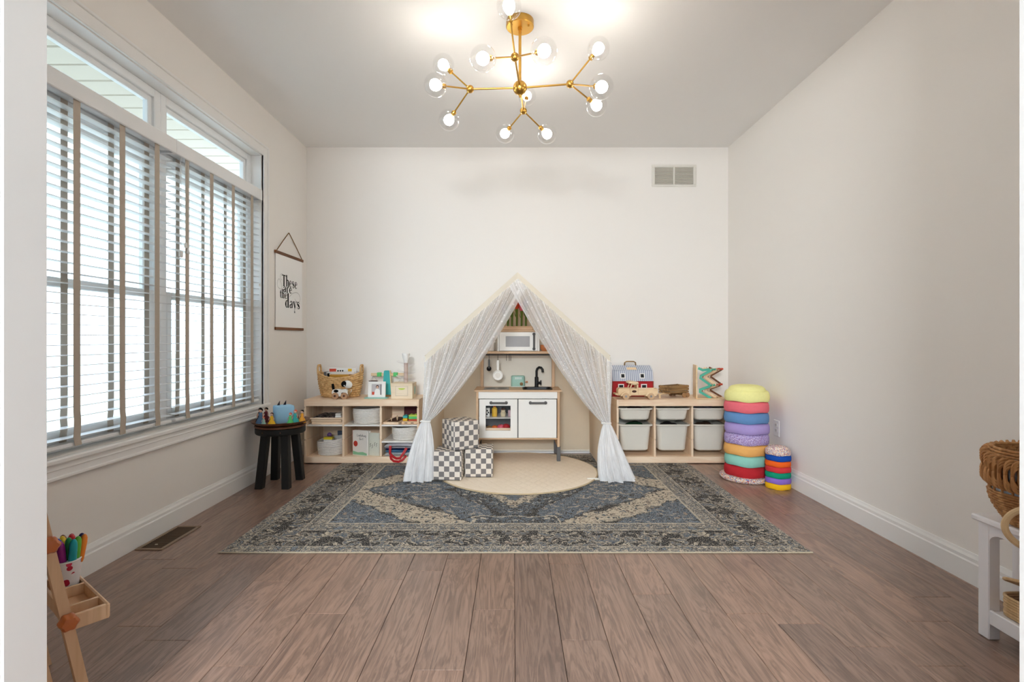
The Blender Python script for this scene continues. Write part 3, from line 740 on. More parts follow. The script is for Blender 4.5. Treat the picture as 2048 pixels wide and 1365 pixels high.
# ------------------------------------------------------------------ rope baskets
g = G('rope', .9, .1); co = g.coord('Object'); x, y, z = g.sep(co)
rp = g.m('ABSOLUTE', g.m('SINE', g.m('MULTIPLY', z, 2 * PI / .024)))
g.color(g.mix(g.noise(co, 90, 2), lin((212, 206, 198)), lin((242, 239, 234)))); g.bump(g.noise(co, 160, 2), .4, .002); M['rope'] = g.mat
def rope_basket(label, loc, rx, ry, hh, slope=.0, rz=0):
    o = thing('rope_basket', label, 'basket', loc, rz, 'white coiled rope baskets')
    n = max(6, int(hh / .0125)); rings = [oval(rx * .86, ry * .86, 0.0005)]
    fl = lambda t: 0
    for k in range(n):
        z = hh * k / n; kx = .93 + .07 * min(1, (k + .5) / n * 1.6)
        tilt = lambda t, f=(k / n) ** 2: slope * f * math.cos(t)
        for q, dr in ((.12, -.0018), (.5, .0022), (.88, -.0018)):
            zz = z + hh / n * q; rings.append(oval(rx * kx + dr, ry * kx + dr, zz, 40, tilt))
    tl = lambda t: slope * math.cos(t)
    rings.append(oval(rx - .003, ry - .003, hh + .001, 40, tl)); rings.append(oval(rx - .009, ry - .009, hh - .002, 40, tl))
    rings.append(oval(rx * .9 - .008, ry * .9 - .008, .012))
    B().loft(rings).build('coiled_body', M['rope'], o, smooth=60)
    return o
cx_ = lambda i: LX + .017 + i * cw3 + (cw3 - .017) / 2
rope_basket('white coiled rope basket with a lopsided rim, bottom left of the shelf', (cx_(0) + .018, SY + .155, SZ + .0505), .122, .135, .122, .016)
rope_basket('widest white rope basket on the middle shelf board', (cx_(1) + .012, SY + .16, SZ + .311), .126, .135, .125, .004)
rope_basket('white rope basket under the wooden blocks, in the right column', (cx_(2) + .022, SY + .15, SZ + .176), .112, .125, .105, .004)

# things in the left shelf
t = thing('toy_box', 'small yellow and white printed box standing in a rope basket', 'box', (cx_(0) - .01, SY + .14, SZ + .07), 0)
B().box(0, 0, .05, .072, .05, .1, .002).build('carton', M['white'], t)
B().box(0, 0, .108, .074, .052, .018, .002).build('yellow_lid', plain('boxyellow', (236, 214, 60), .5, .3), t)
B().prism([(.028 * math.cos(a * PI / 10), .055 + .028 * math.sin(a * PI / 10)) for a in range(11)], 'y', -.0262, -.0255).build('printed_arch', M['red'], t, smooth=0)
B().prism([(.016 * math.cos(a * PI / 10), .055 + .016 * math.sin(a * PI / 10)) for a in range(11)], 'y', -.0268, -.0258).build('printed_arch', M['yellow'], t, smooth=0)
tag(B().box(0, 0, .075, .13, .012, .15, .003, Matrix.Rotation(.12, 4, 'X')).build('board_book', plain('slatebook', (88, 96, 112), .6, .2), loc=(cx_(0) + .07, SY + .33, SZ + .06)), 'dark grey board book leaning behind the lopsided rope basket', 'book')
b = B(); b.sph((0, 0, .03), .03, 14, 10, (1, 1, 1)); b.sph((0, 0, .072), .02, 12, 8); tag(b.build('toy_figure', M['purple'], loc=(cx_(0) - .03, SY + .21, SZ + .12)), 'purple toy figure peeking up behind the yellow box', 'toy')

def puzzle(name, label, loc, w, d, hh, rz, deco):
    o = thing(name, label, 'puzzle', loc, rz)
    B().box(0, 0, hh / 2, w, d, hh, .003).build('tray', M['pine'], o)
    b = B(); b.box(0, 0, hh + .0006, w - .03, d - .03, .001); b.build('picture_inset', deco, o)
    return o
inset = G('puzzleprint', .6, .2); co = inset.coord('Object'); inset.color(inset.ramp(inset.noise(co, 22, 1), [(0, (60, 56, 60)), (.45, (120, 116, 116)), (.5, (210, 204, 196)), (.58, (90, 62, 52)), (.64, (72, 92, 120))], 'CONSTANT')); M['inset'] = inset.mat
z = SZ + .3105
puzzle('wooden_puzzle', 'plain white puzzle tray at the bottom of the stack, upper left compartment', (cx_(0) + .012, SY + .19, z), .26, .3, .018, 0, M['offwhite'])
puzzle('wooden_puzzle', 'wooden puzzle in the middle of the stack, upper left compartment', (cx_(0) + .002, SY + .19, z + .0205), .25, .3, .018, .02, M['inset'])
puzzle('wooden_puzzle', 'wooden puzzle on top of the stack, upper left compartment', (cx_(0) + .006, SY + .185, z + .041), .272, .31, .014, 0, M['inset'])
tag(B().box(0, 0, .008, .05, .09, .016, .002).build('domino_block', M['white'], loc=(cx_(0) + .105, SY + .08, z + .057)), 'white block lying on the puzzle stack, lower of two', 'block')
tag(B().box(0, 0, .008, .045, .09, .016, .002).build('domino_block', M['offwhite'], loc=(cx_(0) + .1, SY + .09, z + .0735)), 'white block lying on the puzzle stack, upper of two', 'block')

# books in the middle column
def book(label, loc, rz, w, hh, th, cover, spine, title=None):
    o = thing('picture_book', label, 'book', loc, rz)
    b = B(); b.box(0, 0, hh / 2, w, .0025, hh); b.build('front_cover', cover, o, smooth=0)
    B().box(0, th, hh / 2, w, .0025, hh).build('back_cover', cover, o, smooth=0)
    B().box(-w / 2 - .001, th / 2, hh / 2, .003, th + .0025, hh).build('spine', spine, o, smooth=0)
    B().box(-.002, th / 2, hh / 2, w - .006, th - .003, hh - .008).build('pages', M['paper'], o, smooth=0)
    return o
M['cover'] = plain('cover', (232, 226, 218), .5, .3)
bk = book('white picture book with red spine and hand-lettered title, in the middle column', (cx_(1) - .03, SY + .055, SZ + .0505), -.38, .145, .205, .018, M['cover'], M['red'])
def scrawl(o, strokes, x0, z0, k, wd, mat, y=-.002, name='printed_title'):
    b = B()
    for i, s_ in enumerate(strokes):
        bb = B(); ribbon(bb, [(x0 + p * k, z0 + q * k, wd) for p, q in s_], 0)
        b.add([(v_[1], y - .0001 * i, v_[2]) for v_ in bb.v], bb.f)
    return b.build(name, mat, o, smooth=0, fix=False)
LL = {'L': [[(.1, 1), (.1, 0), (.5, .05)]], 'a': [[(.5, .5), (.25, .5), (.12, .2), (.3, 0), (.5, .2)], [(.5, .5), (.52, .0)]], 'd': [[(.5, .4), (.2, .5), (.12, .15), (.35, 0), (.5, .2)], [(.52, 1), (.52, 0)]],
      'y': [[(.1, .5), (.3, .1)], [(.5, .5), (.2, -.35)]], 'b': [[(.12, 1), (.12, 0)], [(.12, .4), (.4, .5), (.5, .2), (.3, 0), (.12, .1)]], 'u': [[(.12, .5), (.15, .05), (.4, .02), (.5, .5)], [(.5, .5), (.52, 0)]],
      'g': [[(.5, .4), (.2, .5), (.12, .2), (.35, .02), (.5, .2)], [(.52, .5), (.48, -.3), (.15, -.3)]], 'G': [[(.55, .85), (.3, 1), (.1, .5), (.3, 0), (.55, .2), (.55, .45), (.35, .45)]], 'i': [[(.2, .5), (.2, 0)], [(.2, .7), (.22, .74)]],
      'r': [[(.12, .5), (.12, 0)], [(.12, .35), (.3, .5), (.42, .45)]], 'l': [[(.15, 1), (.15, 0)]]}
def script(o, txt, x0, z0, k, mat):
    st = []; u = 0
    for c in txt:
        for s_ in LL[c]: st.append([(u + p, q) for p, q in s_])
        u += .42 if c in 'il' else .66
    scrawl(o, st, x0, z0, k, .0026, mat)
script(bk, 'Ladybug', -.028, .158, .02, M['ink']); script(bk, 'Girl', -.005, .128, .02, M['ink'])
B().prism([(-.07, .004), (.071, .004), (.071, .02), (.03, .03), (-.02, .024), (-.07, .034)], 'y', -.0022, -.0014).build('printed_grass', plain('coverGreen', (140, 190, 150), .6, .2), bk, smooth=0)
B().prism([(-.042 + .021 * math.cos(a * PI / 8), .095 + .024 * math.sin(a * PI / 8)) for a in range(16)], 'y', -.0022, -.0014).build('printed_red_dot', plain('coverRed', (186, 60, 48), .6, .2), bk, smooth=0)
book('second white picture book standing behind the red-spined one', (cx_(1) - .02, SY + .09, SZ + .0505), -.38, .145, .2, .014, M['cover'], M['white'])
bk2 = book('pale green picture book at the right of the middle column', (cx_(1) + .082, SY + .05, SZ + .0505), -.35, .12, .185, .02, plain('palecover', (218, 218, 204), .5, .3), M['offwhite'])
for k, (u, w) in enumerate(((-.03, .07), (-.012, .06), (.012, .08), (.03, .075))):
    scrawl(bk2, [[(0, 0), (.3, .6), (.1, 1.1), (.5, 1.5)]], u, w, .02, .003, M['ink'], name='printed_sprig')
# right column, top board: boards and brick toys
t = thing('wooden_peg_board', 'flat wooden maze board with pegs beside the toy bricks', 'toy', (cx_(2) - .058, SY + .18, SZ + .311), -.12)
B().box(0, 0, .009, .13, .3, .018, .003).build('board', M['pine_y'], t)
B().box(0, .01, .0185, .095, .25, .002).build('printed_panel', M['brown'], t)
for (u, w) in ((-.02, -.08), (.02, -.05), (0, 0), (-.02, .06), (.025, .09)): B().lathe([(.004, .018), (.004, .034), (.008, .036), (.007, .044), (.001, .046)], 10, (u, w, 0)).build('peg', M['toywood'], t)
t = thing('block_tray', 'wooden tray of pastel toy bricks on the right column board', 'toy', (cx_(2) + .078, SY + .11, SZ + .311), 0)
B().box(0, 0, .012, .135, .15, .024, .004).build('tray', plain('peachwood', (232, 196, 160), .5, .3), t)
for u in (-.03, .022): B().bx(u - .012, u + .012, -.0755, -.0745, .008, .014).build('slot', M['black'], t, smooth=0)
def brick(u, w, z, sx, sy, hh, mat, nx, ny):
    b = B().box(u, w, z + hh / 2, sx, sy, hh, .002)
    for i in range(nx):
        for j in range(ny):
            b.lathe([(.005, 0), (.005, .005), (.001, .005)], 10, (u + (i - (nx - 1) / 2) * sx / nx, w + (j - (ny - 1) / 2) * sy / ny, z + hh))
    return b
for args in ((-.042, -.02, .025, .038, .06, .02, 'yellow', 1, 2), (-.042, -.02, .047, .038, .06, .02, 'teal', 1, 2), (.022, -.02, .025, .07, .06, .014, 'coral', 2, 2), (.022, -.02, .0395, .07, .06, .02, 'green', 2, 2), (.022, -.02, .06, .07, .06, .014, 'lime', 2, 2)):
    u, w, z_, sx, sy, hh, mt, nx, ny = args
    brick(u, w, z_, sx, sy, hh, None, nx, ny).build('toy_brick', M[mt], t)
tag(B().box(0, 0, .055, .16, .01, .11, .002, Matrix.Rotation(-.15, 4, 'X')).build('board_book', plain('maroonbook', (92, 40, 44), .6, .2), loc=(cx_(2) + .055, SY + .3, SZ + .3115)), 'maroon board book leaning at the back above the right column', 'book')
# folded tote bag
t = thing('tote_bag', 'white and blue folded tote bag with red handles, bottom right compartment', 'bag', (cx_(2), SY + .02, SZ + .0505), 0)
def bagf(w, h0, h1, d0, d1, seed):
    b = B(); rr = random.Random(seed)
    ph = rr.random() * 6
    def top(u, v): return ((u - .5) * w, d0 + v * (d1 - d0), h0 + (h1 - h0) * max(0, math.sin(PI * min(1, max(0, u * .94 + .03)))) ** .45 * (.45 + .55 * math.sin(min(1, v * 1.4) * PI / 2)) + .004 * math.sin(9 * u + ph) * math.sin(7 * v))
    b.grid(top, 20, 12)
    def bot(u, v): p = top(u, v); return (p[0] * .98, p[1], h0 - .002 + .0005 * u)
    b.grid(bot, 20, 12); return b
bagf(.255, .002, .032, .0, .22, 1).build('white_fold', M['white'], t, smooth=60)
bagf(.25, .034, .05, .012, .22, 2).build('light_blue_fold', plain('bagblue', (120, 176, 214), .7, .2), t, smooth=60)
bagf(.25, .052, .068, .02, .22, 3).build('dark_blue_fold', M['navy'], t, smooth=60)
bagf(.26, .068, .107, .004, .22, 4).build('white_flap', plain('bagwhite', (226, 224, 230), .7, .2), t, smooth=60)
b = B()
def strap(b, pts, w):
    n = len(pts); R = []
    for i, p in enumerate(pts):
        p = Vector(p); d = (Vector(pts[min(i + 1, n - 1)]) - Vector(pts[max(i - 1, 0)])).normalized(); sd = d.cross(Vector((0, 1, 0))).normalized() * w / 2
        R.append([p + sd + Vector((0, -.001, 0)), p - sd + Vector((0, -.001, 0)), p - sd + Vector((0, .001, 0)), p + sd + Vector((0, .001, 0))])
    b.loft([[tuple(q) for q in r] for r in R])
strap(b, [(-.075, -.006, .088), (-.075, -.016, .06), (-.072, -.03, .03), (-.05, -.034, .006), (-.02, -.035, -.01), (.01, -.034, -.008), (.03, -.03, .02), (.05, -.014, .055), (.058, -.006, .07)], .02)
strap(b, [(-.07, -.026, .012), (-.062, -.04, -.01), (-.04, -.042, -.03), (0, -.043, -.034), (.03, -.04, -.022), (.05, -.032, .0), (.058, -.02, .01)], .018)
b.build('handle', M['red'], t, smooth=0)

# ================================================================== ON THE LEFT SHELF
# woven seagrass basket with books
g = G('seagrass', .85, .15); co = g.coord('Object')
g.color(g.ramp(g.noise(co, 40, 3), [(.2, (168, 124, 78)), (.5, (212, 170, 116)), (.8, (236, 200, 148))])); g.bump(g.noise(co, 120, 2), .5, .003); M['seagrass'] = g.mat
bc = Vector(((681 - 1027) / 1024 * 4.395, 4.395, ST + .0005))
wb = thing('seagrass_basket', 'woven seagrass basket with two upright handles, full of books', 'basket', bc)
def bask_r(z): k = min(1, z / .2); return .150 + .034 * math.sin(k * PI / 2), .078 + .014 * math.sin(k * PI / 2)
def rimz(t): return .172 + .05 * abs(math.cos(t)) ** 2.2
NB = 11; SEG = 44
for r in range(NB):
    b = B()
    pts = []
    for k in range(SEG * 2):
        t = 2 * PI * k / (SEG * 2); zf = (r + .5) / NB; z = .006 + zf * (rimz(t) - .006); rx, ry = bask_r(z)
        o = .0045 * math.sin(SEG / 2 * t + (r % 2) * PI)
        pts.append(((rx + o) * math.cos(t), (ry + o) * math.sin(t), z))
    b.tube(pts, .0095, 6, True, flat=1.0); b.build('woven_row', M['seagrass'], wb, smooth=60)
rings = [oval(.146, .074, 0.0), oval(.146, .074, .006)]
b = B(); b.loft([[tuple(p) for p in r_] for r_ in rings])
for k in range(6):
    z = .006 + k * .03
b.build('base', M['seagrass'], wb)
inr = [oval(bask_r(zf * .17)[0] - .007, bask_r(zf * .17)[1] - .007, zf * .172 + .004, 40) for zf in (0, .3, .6, 1)]
B().loft(inr, cap0=True, cap1=False).build('lining', plain('lining', (92, 64, 38), .9, .1), wb)
for s_ in (-1, 1):
    b = B(); xh = s_ * .182
    b.tube([(xh * .99, -.035, .2), (xh, -.034, .25), (xh, -.02, .272), (xh, .02, .272), (xh, .034, .25), (xh * .99, .035, .2)], .0085, 8)
    for k in range(6): pass
    b.build('handle', M['seagrass'], wb)
def flatbook(label, dx, dy, dz, w, th, hh, mat, ry=0, rx=0):
    o = thing('story_book', label, 'book', bc + Vector((dx, dy, dz)), 0)
    T = Matrix.Rotation(ry, 4, 'Y') @ Matrix.Rotation(rx, 4, 'X')
    B().box(0, 0, hh / 2, w - .004, th - .004, hh - .004, 0, T).build('pages', M['paper'], o, smooth=0)
    b = B(); b.box(0, -th / 2, hh / 2, w, .002, hh, 0, T); b.box(0, th / 2, hh / 2, w, .002, hh, 0, T); b.box(0, 0, hh, w, th, .002, 0, T); b.build('cover', mat, o, smooth=0)
    return o
fb = flatbook('white storybook with red and yellow print at the back of the seagrass basket', .005, .03, .03, .235, .012, .215, M['white'], .03)
for x0, x1, mt in ((-.108, -.05, M['coral']), (.052, .085, M['yellow'])):
    B().bx(x0, x1, -.0085, -.0072, .176, .21).build('printed_block', mt, fb, smooth=0)
for x0 in (-.04, -.02, .0): B().bx(x0, x0 + .012, -.0085, -.0072, .185, .198).build('printed_block', M['ink'], fb, smooth=0)
flatbook('thin white storybook in front of the red-printed one in the basket', .0, .008, .03, .24, .01, .185, M['offwhite'], -.01)
flatbook('ochre-edged storybook at the front of the seagrass basket', .01, -.018, .02, .2, .014, .172, plain('ochre', (206, 150, 60), .6, .2))
flatbook('dark red storybook at the right of the seagrass basket', .095, .0, .03, .06, .05, .16, M['red'], .1)
flatbook('grey storybook at the left of the seagrass basket', -.118, .0, .03, .022, .06, .185, M['grey'], -.02)
flatbook('black storybook at the left of the seagrass basket', -.092, .0, .03, .018, .06, .172, M['ink'], -.01)

# wooden pull-along dog
dc = Vector(((683 - 1027) / 1024 * 4.245, 4.245, ST + .0005)); dg = thing('pull_toy_dog', 'spotted white wooden dog on wheels in front of the seagrass basket', 'toy', dc)
M['dogwhite'] = plain('dogwhite', (240, 236, 228), .45, .35)
b = B(); b.loft([[(x_, -.016 + .032 * k, z_) for x_, z_ in ((-.072, .03), (-.076, .06), (-.066, .078), (-.03, .082), (.01, .078), (.04, .085), (.052, .07), (.056, .04), (.05, .022), (-.06, .022))] for k in (0, 1)]); b.build('body', M['dogwhite'], dg)
b = B(); b.sph((.052, 0, .12), .034, 18, 12, (1.15, .55, .95), Matrix.Translation((.052, 0, .12)) @ Matrix.Rotation(.35, 4, 'Y') @ Matrix.Translation((-.052, 0, -.12))); b.build('head', M['dogwhite'], dg)
b = B(); b.sph((0, 0, 0), .022, 14, 10, (.95, .35, 1.15)); b.build('ear', M['ink'], dg, (.024, -.017, .125), (0, .3, 0))
b = B(); b.sph((0, 0, 0), .0055, 10, 8); b.build('eye', M['white'], dg, (.032, -.027, .112))
b = B(); b.tube([(-.066, 0, .075), (-.07, 0, .1), (-.073, 0, .125)], [.009, .011, .009], 10); b.build('tail', M['ink'], dg)
for (u, w, a) in ((-.04, .066, .022), (.018, .045, .018)):
    b = B(); b.sph((u, -.014, w), a, 14, 8, (1, .25, .6)); b.build('spot', M['ink'], dg)
for u in (-.045, .03):
    for v_ in (-.024, .024):
        W_ = B(); W_.cyl((u, v_ - .007, .027), (u, v_ + .007, .027), .027, n=24); wo = W_.build('wheel', M['tan'] if False else plain('beechwheel', (196, 150, 112), .5, .3), dg)
        B().cyl((u, v_ - .0095 * (1 if v_ < 0 else -1), .027), (u, v_, .027), .009, n=14).build('hub_cap', M['brown'], wo)
b = B(); b.tube([(.055, 0, .04), (.075, -.004, .05), (.086, -.005, .07), (.08, -.004, .082)], .0025, 6); b.build('pull_cord', M['offwhite'], dg)
b = B(); b.sph((.066, 0, .052), .02, 12, 8, (.9, .5, 1)); b.build('chest_bead', M['oldwood'], dg)

# balance scale
bs = thing('balance_scale', 'wooden balance scale with teal post and green cubes behind the photo frame', 'toy', ((774 - 1027) / 1024 * 4.46, 4.46, ST + .0005))
B().prism([(-.038, .012), (.038, .012), (.024, .215), (.018, .222), (-.018, .222), (-.024, .215)], 'y', -.014, .014).build('post', M['teal'], bs)
B().prism([(.036, .012), (.048, .012), (.03, .222), (.021, .222)], 'y', -.01, .02).build('post_edge', M['toywood'], bs)
B().box(0, 0, .006, .17, .1, .012, .004).build('foot', M['oldwood'], bs)
B().box(.005, .024, .185, .30, .012, .026, .003).build('beam', M['toywood'], bs)
for u in (-.07, .072): B().box(u, .016, .186, .036, .036, .036, .003).build('green_cube', M['green'], bs)
for u, mt in ((-.125, M['brown']), (.13, M['globe'])):
    c = B().lathe([(.024, .06), (.038, .125), (.04, .13), (.036, .13), (.022, .064), (.001, .064)], 20, (u, .02, 0)).build('cup', mt, bs)
    b = B()
    for a in range(3): b.tube([(u + .037 * math.cos(a * 2.1), .02 + .037 * math.sin(a * 2.1), .13), (u, .022, .175)], .0012, 5)
    b.build('hanger', M['steel'], bs)

# photo frame
pf = thing('photo_frame', 'square white photo frame standing on the left toy shelf', 'picture frame', ((753.5 - 1027) / 1024 * 4.29, 4.29, ST + .008), 0)
b = B(); T = Matrix.Rotation(math.radians(-4), 4, 'X')
w_, h_ = .146, .132
for x0, x1, z0, z1 in ((-w_ / 2, -.042, 0, h_), (.042, w_ / 2, 0, h_), (-.042, .042, 0, .02), (-.042, .042, h_ - .022, h_)): b.bx(x0, x1, -.009, .009, z0, z1, .002, T)
b.build('frame', M['white'], pf)
B().bx(-.043, .043, .0, .003, .018, h_ - .02, 0, T).build('photo_print', plain('photoprint', (206, 200, 202), .4, .3, var=.2, scale=18), pf, smooth=0)
b = B(); b.prism([(.004 + .013 * math.cos(a * PI / 9), .088 + .015 * math.sin(a * PI / 9)) for a in range(18)], 'y', -.0014, -.0006, T); b.build('printed_hair', M['brown'], pf, smooth=0)
b = B(); b.prism([(.004 + .0095 * math.cos(a * PI / 9), .084 + .011 * math.sin(a * PI / 9)) for a in range(18)], 'y', -.0022, -.0016, T); b.build('printed_face', M['skin'], pf, smooth=0)
B().prism([(-.022, .02), (.028, .02), (.024, .06), (.012, .072), (-.006, .072), (-.016, .058)], 'y', -.0014, -.0006, T).build('printed_dress', M['white'], pf, smooth=0)
B().prism([(-.04, .022), (-.02, .022), (-.02, .046), (-.04, .046)], 'y', -.0014, -.0006, T).build('printed_toy', M['coral'], pf, smooth=0)
B().prism([(.03, .022), (.036, .022), (.036, .108), (.03, .108)], 'y', -.0014, -.0006, T).build('printed_edge', M['grey'], pf, smooth=0)
tag(B().box(0, 0, .0035, .19, .07, .007, .003).build('teal_mat', plain('palemint', (160, 214, 204), .6, .2), loc=((753 - 1027) / 1024 * 4.29, 4.29, ST + .0005)), 'pale mint board lying under the photo frame', 'board')

# wooden object box
ob = thing('wooden_toy_box', 'small light wooden activity box with a flap door, beside the photo frame', 'toy box', ((803.5 - 1027) / 1024 * 4.23, 4.23, ST + .0005), 0)
b = B(); W2, D2, H2 = .178, .17, .13
b.bx(-W2 / 2, W2 / 2, 0, D2, 0, H2 - .008, .002); b.build('box_body', M['toywood'] if False else woodmat('palebeech', (226, 204, 172), (240, 224, 198), 0), ob, smooth=0)
B().bx(-W2 / 2 - .001, W2 / 2 + .001, -.001, D2 + .001, H2 - .008, H2, .002).build('lid', woodmat('palebeech2', (220, 198, 164), (238, 222, 196), 0), ob, smooth=0)
B().bx(-.052, .05, -.0015, .0, .026, .106, .003).build('door_outline', M['tape'], ob, smooth=0)
dr = B().bx(-.050, .048, -.003, .0, .028, .104, .002).build('flap_door', woodmat('palebeech3', (230, 210, 180), (242, 228, 204), 0), ob, smooth=0)
B().prism([(.028 * math.cos(PI * a / 8), .09 - .014 * math.sin(PI * a / 8)) for a in range(9)], 'y', -.004, -.002).build('green_slot', M['lime'], dr, smooth=0)
B().prism([(D2 * .55 + .03 * math.cos(a * PI / 8), .065 + .036 * math.sin(a * PI / 8)) for a in range(16)], 'x', W2 / 2 + .0005, W2 / 2 + .0015).build('side_disc', M['mint'], ob, smooth=0)
# spiral ball tower on the box
bt = thing('ball_tower', 'clear spiral ball tower with white funnel top standing on the wooden toy box', 'toy', ((812 - 1027) / 1024 * 4.32, 4.32, ST + H2 + .001))
M['clear'] = glassmat('clear', (.93, .92, .93), 2.2, .05)
B().cyl((0, 0, .0), (0, 0, .165), .0165, n=18).build('post', plain('pinkbeech', (214, 190, 178), .4, .3), bt)
def spiral(z0, turns, ph):
    b = B()
    def f(u, v):
        a = ph + u * turns * 2 * PI; r = .016 + v * .066; return (r * math.cos(a), r * math.sin(a), z0 - u * .045 + .02 * (v * v) - .004)
    b.grid(f, 40, 6); return b
spiral(.17, .95, 2.6).build('spiral_ramp', M['clear'], bt, smooth=80); spiral(.098, .95, 2.6).build('spiral_ramp', M['clear'], bt, smooth=80); spiral(.05, .8, 2.4).build('spiral_ramp', M['clear'], bt, smooth=80)
B().lathe([(.001, .165), (.017, .165), (.02, .18), (.03, .212), (.03, .226), (.012, .226)], 18).build('funnel', M['white'], bt)
B().lathe([(.001, .226), (.031, .226), (.033, .23), (.033, .244), (.029, .248), (.001, .248)], 18).build('cap', M['white'], bt)

# ================================================================== ON THE RIGHT SHELF
br = thing('toy_barn', 'red toy barn with grey striped gambrel roof and carry handle', 'toy barn', ((1265.5 - 1027) / 1024 * 4.36, 4.36, ST + .0005))
bw, bd = .34, .2
B().bx(-bw / 2, bw / 2, 0, bd, 0.004, .137).build('barn_wall', M['red'], br, smooth=0)
B().bx(-bw / 2 - .006, bw / 2 + .006, -.006, bd + .006, 0, .005).build('base_board', M['toywood'], br, smooth=0)
gam = [(-.006, .137), (.018, .223), (.1, .262), (.182, .223), (bd + .006, .137)]
for x0, x1 in ((-bw / 2 - .006, -bw / 2 + .002), (bw / 2 - .002, bw / 2 + .006)):
    B().prism([(0, .0)] + gam + [(bd, .0)], 'x', x0, x1).build('gable_end', plain('barnend', (150, 60, 44), .5, .3), br, smooth=0)
g = G('barnroof', .5, .3); co = g.coord('Object'); x, y, z = g.sep(co)
g.color(g.mix(g.step(g.m('SINE', g.m('MULTIPLY', x, 2 * PI / .0165)), -.1, .5), lin((152, 160, 180)), lin((214, 217, 224)))); M['barnroof'] = g.mat
for (y0, z0), (y1, z1), nm in ((gam[0], gam[1], 'lower_roof'), (gam[1], gam[2], 'upper_roof'), (gam[2], gam[3], 'upper_roof'), (gam[3], gam[4], 'lower_roof')):
    dy, dz = y1 - y0, z1 - z0; L_ = math.hypot(dy, dz); ny, nz = -dz / L_ * .006, dy / L_ * .006
    B().prism([(y0, z0), (y1, z1), (y1 + ny, z1 + nz), (y0 + ny, z0 + nz)], 'x', -bw / 2 - .004, bw / 2 + .004).build(nm, M['barnroof'], br, smooth=0)
def win(u, z, w, h, y, lean=0):
    Tn = Matrix.Translation((u, y, z)) @ Matrix.Rotation(lean, 4, 'X')
    fr = B(); fr.box(0, 0, 0, w, .006, h, .001, Tn); o = fr.build('window', M['white'], br, smooth=0)
    B().box(0, -.0025, 0, w * .68, .004, h * .7, 0, Tn).build('pane', M['black'], o, smooth=0)
for u in (-.085, .08): win(u, .182, .04, .043, .0, -.27)
for u in (-.1, .095): win(u, .088, .05, .05, -.002)
h = B(); h.prism([(-.05, .225), (.05, .225), (.04, .264), (-.03, .266)], 'y', .02, .03, None) if False else None
hd = B(); hd.tube([(-.05, .1, .262), (-.046, .1, .292), (-.03, .1, .3), (.03, .1, .3), (.046, .1, .292), (.05, .1, .262)], .006, 8); hd.build('carry_handle', M['oldwood'], br)
T = Matrix.Translation((0, .05, .232)) @ Matrix.Rotation(math.radians(25), 4, 'X')
B().box(0, 0, .006, .09, .05, .012, .004, T).build('handle_plate', M['toywood'], br)

tk = thing('toy_truck', 'light wooden toy pickup truck in front of the red barn', 'toy truck', ((1273 - 1027) / 1024 * 4.25, 4.25, ST + .0005))
TWD = M['toywood']
def tr(poly, y0, y1, nm, mat=TWD): return B().prism(poly, 'y', y0, y1).build(nm, mat, tk, smooth=0)
tr([(-.16, .038), (-.16, .078), (-.152, .09), (-.065, .092), (-.06, .038)], -.042, .042, 'bonnet')
for y0, y1 in ((-.048, -.038), (.038, .048)):
    b = B()
    b.prism([(-.062, .034), (-.062, .092), (-.046, .128), (.0, .128), (.0, .034)][:2] + [(-.052, .112), (-.045, .09)] + [(-.05, .09), (-.05, .034)], 'y', y0, y1) if False else None
    b.bx(-.062, .002, y0, y1, .034, .09); b.bx(-.008, .004, y0, y1, .09, .13); b.prism([(-.066, .09), (-.058, .09), (-.044, .13), (-.052, .13)], 'y', y0, y1); b.bx(-.05, .0, y0, y1, .12, .132)
    b.build('cab_side', TWD, tk, smooth=0)
    B().prism([(-.03 + .019 * math.cos(a * PI / 8), .066 + .01 * math.sin(a * PI / 8)) for a in range(16)], 'y', y0 - .001 if y0 < 0 else y1, y0 if y0 < 0 else y1 + .001).build('door_oval', M['brown'], tk, smooth=0)
B().bx(-.008, .002, -.038, .038, .034, .13).build('cab_back', TWD, tk, smooth=0)
tr([(-.078, .132), (-.072, .146), (-.05, .15), (.004, .142), (.006, .13), (-.05, .132)], -.05, .05, 'cab_roof')
b = B(); b.bx(.004, .165, -.046, -.036, .04, .088); b.bx(.004, .165, .036, .046, .04, .088); b.bx(.155, .165, -.036, .036, .04, .088); b.bx(.004, .165, -.036, .036, .04, .05); b.build('truck_bed', TWD, tk, smooth=0)
for u in (-.1, .105):
    b = B(); b.prism([(u + .042 * math.cos(a * PI / 8), .028 + .036 * math.sin(a * PI / 8)) for a in range(9)], 'y', -.056, -.046); b.prism([(u + .042 * math.cos(a * PI / 8), .028 + .036 * math.sin(a * PI / 8)) for a in range(9)], 'y', .046, .056); b.build('fender', TWD, tk, smooth=0)
    for v_ in (-.058, .058):
        wo = B().cyl((u, v_ - .006, .027), (u, v_ + .006, .027), .027, n=24).build('wheel', plain('wheelwood', (214, 178, 140), .5, .3), tk)
        B().cyl((u, v_ - .0075 if v_ < 0 else v_ + .0075, .027), (u, v_, .027), .009, n=14).build('hub_cap', M['steel'], wo)
b = B(); b.bx(-.185, -.165, -.05, .05, .036, .048, .002); b.bx(-.168, -.155, -.02, .02, .036, .046); b.build('bumper', TWD, tk, smooth=0)
B().bx(-.165, .16, -.03, .03, .03, .038).build('chassis', TWD, tk, smooth=0)
b = B()
for k in range(4): b.sph((.03 + .014 * k, .0, .066 + .008 * (k % 2)), .018, 10, 6, (1.1, 1, .8))
tag(b.build('cotton_load', M['white'], loc=tk.location), 'white lumps of cotton lying in the toy truck bed', 'toy')

